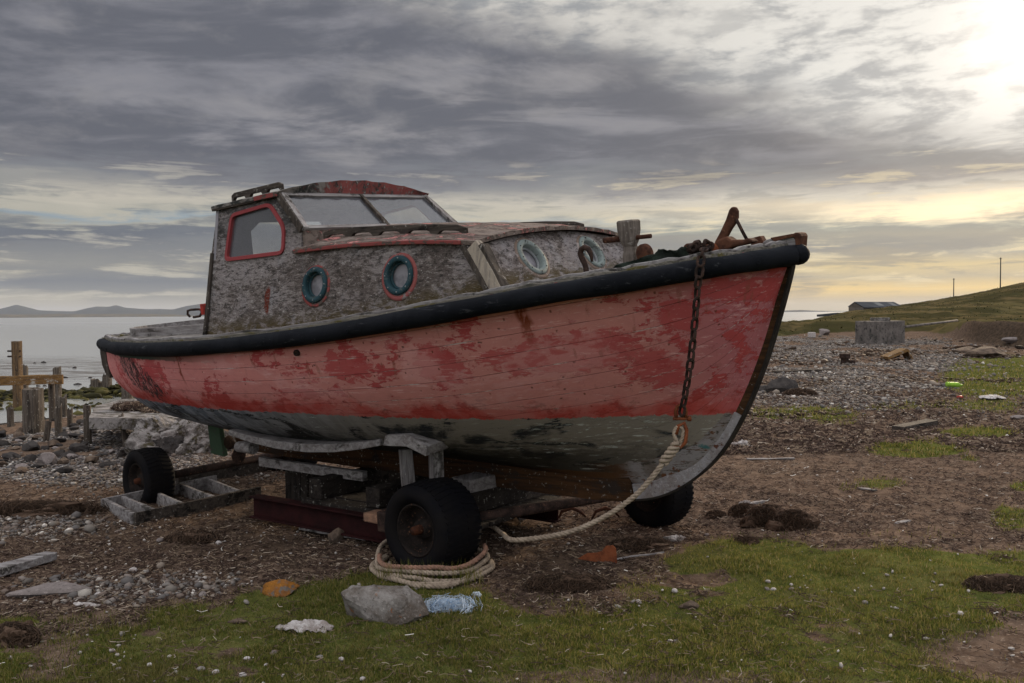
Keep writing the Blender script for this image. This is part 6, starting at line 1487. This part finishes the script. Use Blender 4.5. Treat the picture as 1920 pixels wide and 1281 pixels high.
# concrete slab: broken jetty end
def slab():
    c = gp(270, 850); Y0 = c.y+.3; t_ = empty('concrete_jetty', (at_depth(270, 840, Y0).x, Y0, GZ(c.x, Y0)), 'broken pale concrete jetty slab on crumbling rubble behind the stern', 'jetty'); O = t_.location
    top = [at_depth(u, v, Y0+dy) for u, v, dy in ((166, 758, .1), (240, 767, 0), (300, 786, -.1), (340, 787, 0), (345, 806, -.1), (395, 790, .3), (420, 776, 1.1), (300, 746, 2.4), (230, 750, 2.2), (180, 752, 1.4))]
    top = [(-0+p.x, p.y, p.z) for p in top]
    zt = sum(p[2] for p in top)/len(top); n = len(top)
    P2 = [(p[0], p[1]) for p in top]; th = .13; sub_ = []
    for i in range(n):
        a, b_ = Vector(P2[i]), Vector(P2[(i+1) % n])
        for k in range(4): q = a.lerp(b_, k/4); sub_.append((q.x+.05*float(fbm(q.x*3, q.y*3, 3, 2)), q.y+.05*float(fbm(q.x*3, q.y*3, 3, 7))))
    m_ = len(sub_); tri = geometry.tessellate_polygon([[Vector((a, b_, 0)) for a, b_ in sub_]])
    zf = lambda a, b_: zt+.02*float(fbm(a*2, b_*2, 3, 11))
    vs = [(a, b_, zf(a, b_)) for a, b_ in sub_]+[(a+.03*float(fbm(a*9, 1, 2, 3)), b_, zt-th+.05*float(fbm(a*5, b_*5, 3, 12))) for a, b_ in sub_]
    fs = [tuple(q) for q in tri]+[tuple(i+m_ for i in reversed(q)) for q in tri]+[(i, (i+1) % m_, (i+1) % m_+m_, i+m_) for i in range(m_)]
    MB().add([Vector(v_)-O for v_ in vs], fs).build('slab', MT['pale_concrete'], t_, bevel=.01)
    r_ = random.Random(5)
    for i, (u, v, wp, hp) in enumerate(((290, 835, 70, 55), (325, 845, 60, 50), (360, 850, 70, 60), (395, 852, 60, 58), (260, 845, 40, 30), (345, 815, 70, 40), (380, 820, 70, 46), (415, 845, 50, 50), (300, 805, 60, 34))):
        p = at_depth(u, v+2, Y0-.28+(.12 if v < 830 else 0)); w_ = wp/F*Y0*1.25; h_ = hp/F*Y0*1.35
        o = stone_mesh('rubble_block', (w_*1.15, .62, h_*1.2), 'pale_concrete' if i in (0, 2, 3, 5, 6, 8) else 'dark_rock', 40+i, .35, 5, 8, .30); o.parent = t_; o.location = p-O
slab()
for i, (u, v, dy, sx, lb) in enumerate(((255, 762, .9, .55, 'tan heap of dry weed on top of the concrete slab, nearest its left post'), (320, 772, .7, .7, 'tan heap of dry weed spread on the slab under the stern'))):
    o = tangle('slab_weed', 300, 840, (sx, .45, .10), 1300, .004, 'straw', lb, 'seaweed', 70+i, 1.4); q = at_depth(u, v, gp(270, 850).y+.3+dy); o.location = (q.x, q.y, q.z-.02)
# dark rocks on the lower shore
r_ = random.Random(11); k = 0
for u, v, n in [(20, 855, 60), (60, 838, 70), (100, 830, 50), (130, 852, 60), (85, 865, 75), (40, 880, 50), (150, 840, 55), (10, 830, 50), (200, 868, 40), (120, 880, 60), (170, 862, 46), (-5, 870, 60), (70, 818, 40), (35, 815, 36), (140, 815, 40), (5, 805, 36), (90, 800, 30), (175, 800, 36), (150, 790, 34), (60, 795, 30), (25, 792, 28), (110, 850, 40), (55, 860, 40), (195, 850, 36), (80, 780, 24), (135, 778, 26)]+[(r_.uniform(-20, 260), r_.uniform(780, 880), r_.uniform(14, 40)) for _ in range(120)]:
    p = gp(u, v+6); w_ = n/F*p.y*r_.uniform(.6, .95); k += 1
    rock('shore_rock', p, (w_, w_*r_.uniform(.5, .9), w_*r_.uniform(.3, .6)), 'warm_rock' if r_.random() < .22 else ('flat_rock' if r_.random() < .2 else 'dark_rock'), 'angular rock among the dark rubble around the pier posts on the lower shore', 'rock', 'dark rubble rocks on the lower shore', seed=100+k, rz=r_.uniform(0, 6), cut=.5, sub=2 if n < 40 else 3, sink=.2, tilt=r_.uniform(-.3, .3))
# kelp bank in the shallows
def kelp():
    bm_v = []; n = 12000; rr = np.random.default_rng(4); xs_ = rr.uniform(-19, 2, n); c_ = 24.2+.9*np.sin(xs_*.45)+.8*np.interp(xs_, [-19, 0], [0, -.2]); ys_ = c_+rr.normal(0, .75, n); zs_ = -.84+.34*np.exp(-((ys_-c_)/.9)**2)*rr.uniform(.2, 1.0, n)*(.7+fbm(xs_*.7, ys_, 3, 3)*1.4)
    return pebbles('kelp', xs_, ys_, zs_-.05, rr.lognormal(-2.75, .45, n), 'weed', (.25, .6), sink=.3)
kelp()
x = rng.uniform(-24, 3, 500); y = rng.uniform(26, 52, 500); k_ = fbm(x*.15, y*.5, 3, 5) > .02; pebbles('mud_lumps', x[k_], y[k_], np.full(k_.sum(), -.9), rng.lognormal(-2.6, .5, k_.sum()), 'dark_rock', sink=.3)
xs_ = rng.uniform(-14, -5, 900); ys_ = rng.uniform(19, 24, 900); k_ = fbm(xs_*.4, ys_*.6, 3, 15) > .05; pebbles('pool_weed', xs_[k_], ys_[k_], np.full(k_.sum(), -.89), rng.lognormal(-2.7, .4, k_.sum()), 'weed', sink=.3)

# ------------------------------------------------------------------ right: beach gear, bank, barn, poles
c = gp(1650, 645); Yc = c.y; cb = empty('concrete_block', (c.x, c.y, c.z), 'big grey concrete block on the beach below the grassy bank', 'concrete block'); O = cb.location
A_ = at_depth(1603, 645, Yc+.5); B_ = at_depth(1632, 648, Yc-.7); C_ = at_depth(1697, 643, Yc+.5); D_ = C_+(A_-B_); hh = 43/F*Yc
mb = MB(); q = [Vector((p.x, p.y, c.z-.2))-O for p in (A_, B_, C_, D_)]; top = [Vector((p.x, p.y, c.z+hh))-O for p in (A_, B_, C_, D_)]
mb.add(q+top, [(0, 1, 2, 3), (4, 5, 6, 7), (0, 1, 5, 4), (1, 2, 6, 5), (2, 3, 7, 6), (3, 0, 4, 7)]); mb.build('body', MT['concrete'], cb, bevel=.03, )
MB().box((top[0]+top[2])/2+Vector((0, 0, .07)), (.65, .6, .14)).build('cover_slab', MT['pale_concrete'], cb, bevel=.02)
# pipe running from the block up the bank
P_ = [at_depth(u, v, Y_) for u, v, Y_ in ((1697, 613, Yc+.5), (1730, 609, Yc+1.5), (1765, 605, Yc+3), (1795, 601, Yc+5))]; o = MB().tube([p-P_[0] for p in P_], .055, 10).build('pipe', MT['concrete']); o.location = P_[0]; tag(o, 'pale pipe running from the concrete block up the grassy bank', 'pipe')
# old winch
c = gp(1588, 683); wn = empty('winch', tuple(c), 'rusted winch with a ribbed drum standing on the shingle', 'winch'); s_ = c.y/F
MB().lathe([(.0001, 20*s_), (9*s_, 20*s_), (10.5*s_, 18*s_), (9*s_, 16.5*s_), (10.5*s_, 15*s_), (9*s_, 13.5*s_), (10.5*s_, 12*s_), (7*s_, 10*s_), (7.5*s_, 4*s_), (9*s_, 0), (.0001, 0)], (-4*s_, 0, 0), (0, 0, 1), 20).build('drum', MT['dark_rust'], wn)
MB().box((6*s_, 0, 4*s_), (16*s_, 12*s_, 8*s_)).build('gearbox', MT['dark_rust'], wn, bevel=.02); MB().tube([(-19*s_, 0, -1*s_), (-18*s_, 0, 5*s_)], 1.2*s_, 8).build('lug', MT['dark_rust'], wn)
# tilted open wooden box
c = gp(1680, 676); s_ = c.y/F; bx = empty('wooden_box', tuple(c), 'broken ochre wooden box tipped on its edge on the shingle', 'box')
MB().beam((-22*s_, 0, 5*s_), (14*s_, 0, 20*s_), .5, 6*s_).build('lid_board', MT['ochre_wood'], bx, bevel=.01); MB().beam((14*s_, 0, 22*s_), (25*s_, 0, 1*s_), .5, 3*s_).build('end_board', MT['ochre_wood'], bx, bevel=.01); MB().beam((-22*s_, .25, 0), (14*s_, .25, 10*s_), .04, 8*s_).build('back_board', MT['dark_wood_x'], bx, bevel=.01)
c = gp(1522, 633); s_ = c.y/F; o = MB().box((0, 0, 5*s_), (12*s_, 10*s_, 10*s_)).build('pale_crate', MT['white_plastic'], bevel=.02); o.location = c; tag(o, 'small pale square block at the foot of the bank near the bow', 'crate')
c = gp(1545, 628); s_ = c.y/F; rock('bank_boulder', c, (26*s_, 18*s_, 16*s_), 'flat_rock', 'grey boulder behind the small pale block', 'stone', seed=61, sink=.2)
# barn
Yb = 125; g0 = at_depth(1640, 579, Yb); bn = empty('barn', (g0.x, Yb, g0.z-1), 'long low barn with a grey metal roof behind the grassy rise', 'barn'); s_ = Yb/F; O = bn.location
def bpx(u, v, dy=0): return at_depth(u, v, Yb+dy)-O
eL0 = eL1 = apx = eR = 0; _u = bpx(1591, 572), bpx(1622, 577, -1), bpx(1604, 565.5, -.5), bpx(1690, 573, 6)
E0 = bpx(1591, 576, 3); E1 = bpx(1619, 577.5, -3); rg0 = bpx(1602, 568, 0); Ld = Vector((8.2, 5.0, 0)); base = -2.5
mb = MB(); mb.add([Vector((E0.x, E0.y, base)), Vector((E1.x, E1.y, base)), E1, rg0, E0], [(0, 1, 2, 3, 4)]); mb.add([p+Ld for p in (Vector((E0.x, E0.y, base)), Vector((E1.x, E1.y, base)), E1, rg0, E0)], [(4, 3, 2, 1, 0)])
mb.add([Vector((E1.x, E1.y, base)), Vector((E1.x, E1.y, base))+Ld, E1+Ld, E1], [(0, 1, 2, 3)]); mb.add([Vector((E0.x, E0.y, base)), Vector((E0.x, E0.y, base))+Ld, E0+Ld, E0], [(0, 1, 2, 3)]); mb.build('wall', MT['barn_stone'], bn)
dn = Vector((0, 0, .06)); q1 = [rg0+dn, E1+(E1-rg0)*.08+dn, E1+(E1-rg0)*.08+dn+Ld, rg0+dn+Ld]; q2 = [rg0+dn, E0+(E0-rg0)*.08+dn, E0+(E0-rg0)*.08+dn+Ld, rg0+dn+Ld]
mb = MB()
for q in (q1, q2): mb.add(q+[p+Vector((0, 0, .10)) for p in q], [(0, 1, 2, 3), (7, 6, 5, 4), (0, 4, 5, 1), (1, 5, 6, 2), (2, 6, 7, 3), (3, 7, 4, 0)])
rf = mb.build('roof', MT['barn_roof'], bn)
for f0, f1 in ((.42, .56), (.78, .90)):
    a = q1[0]; e = q1[1]-q1[0]; up2 = Vector((0, 0, .13)); q = [a+Ld*f0+e*.15+up2, a+Ld*f0+e*.75+up2, a+Ld*f1+e*.75+up2, a+Ld*f1+e*.15+up2]; MB().add(q+[p-Vector((0, 0, .02)) for p in q], [(0, 1, 2, 3), (7, 6, 5, 4)]).build('skylight', MT['skylight'], rf)
P_ = at_depth(1553, 585, 95); o = MB().beam((-1.1, 0, -.42), (1.1, 0, -.22), 1.2, .25).build('turf_roof_shed', MT['barn_roof'], bevel=.02); o.location = P_; tag(o, 'low flat shed roof just above the far grass edge', 'shed')
for (u, vt, vb, Yp, lb) in ((1875.5, 483, 545, 190, 'taller bare utility pole on the hill crest'), (1788, 522, 560, 215, 'shorter distant utility pole farther left along the crest')):
    t0, b0 = at_depth(u, vt, Yp), at_depth(u, vb, Yp); pt_ = empty('utility_pole', tuple(b0), lb, 'pole', 'utility poles on the hill')
    MB().tube([(0, 0, -3), (0, 0, t0.z-b0.z)], [.15, .11], 8).build('pole_shaft', MT['dark_wood_z'], pt_); MB().box((0, 0, t0.z-b0.z-.25), (.5, .12, .12)).build('insulator_arm', MT['dark_wood_z'], pt_)

# ------------------------------------------------------------------ air
hz = MB().add([(-7000, -300, -4.5), (7000, -300, -4.5), (7000, 7000, -4.5), (-7000, 7000, -4.5), (-7000, -300, 72), (7000, -300, 72), (7000, 7000, 72), (-7000, 7000, 72)], [(0, 3, 2, 1), (4, 5, 6, 7), (0, 1, 5, 4), (1, 2, 6, 5), (2, 3, 7, 6), (3, 0, 4, 7)])
hm = bpy.data.materials.new('haze'); hm.use_nodes = True; hm.node_tree.nodes.clear(); ho = hm.node_tree.nodes.new('ShaderNodeOutputMaterial'); pv = hm.node_tree.nodes.new('ShaderNodeVolumePrincipled')
pv.inputs['Color'].default_value = (.80, .86, 1, 1); pv.inputs['Density'].default_value = 6.5e-5; pv.inputs['Anisotropy'].default_value = 0; hm.node_tree.links.new(pv.outputs[0], ho.inputs['Volume'])
MT['haze'] = hm; tag(hz.build('haze', hm), kind='stuff')
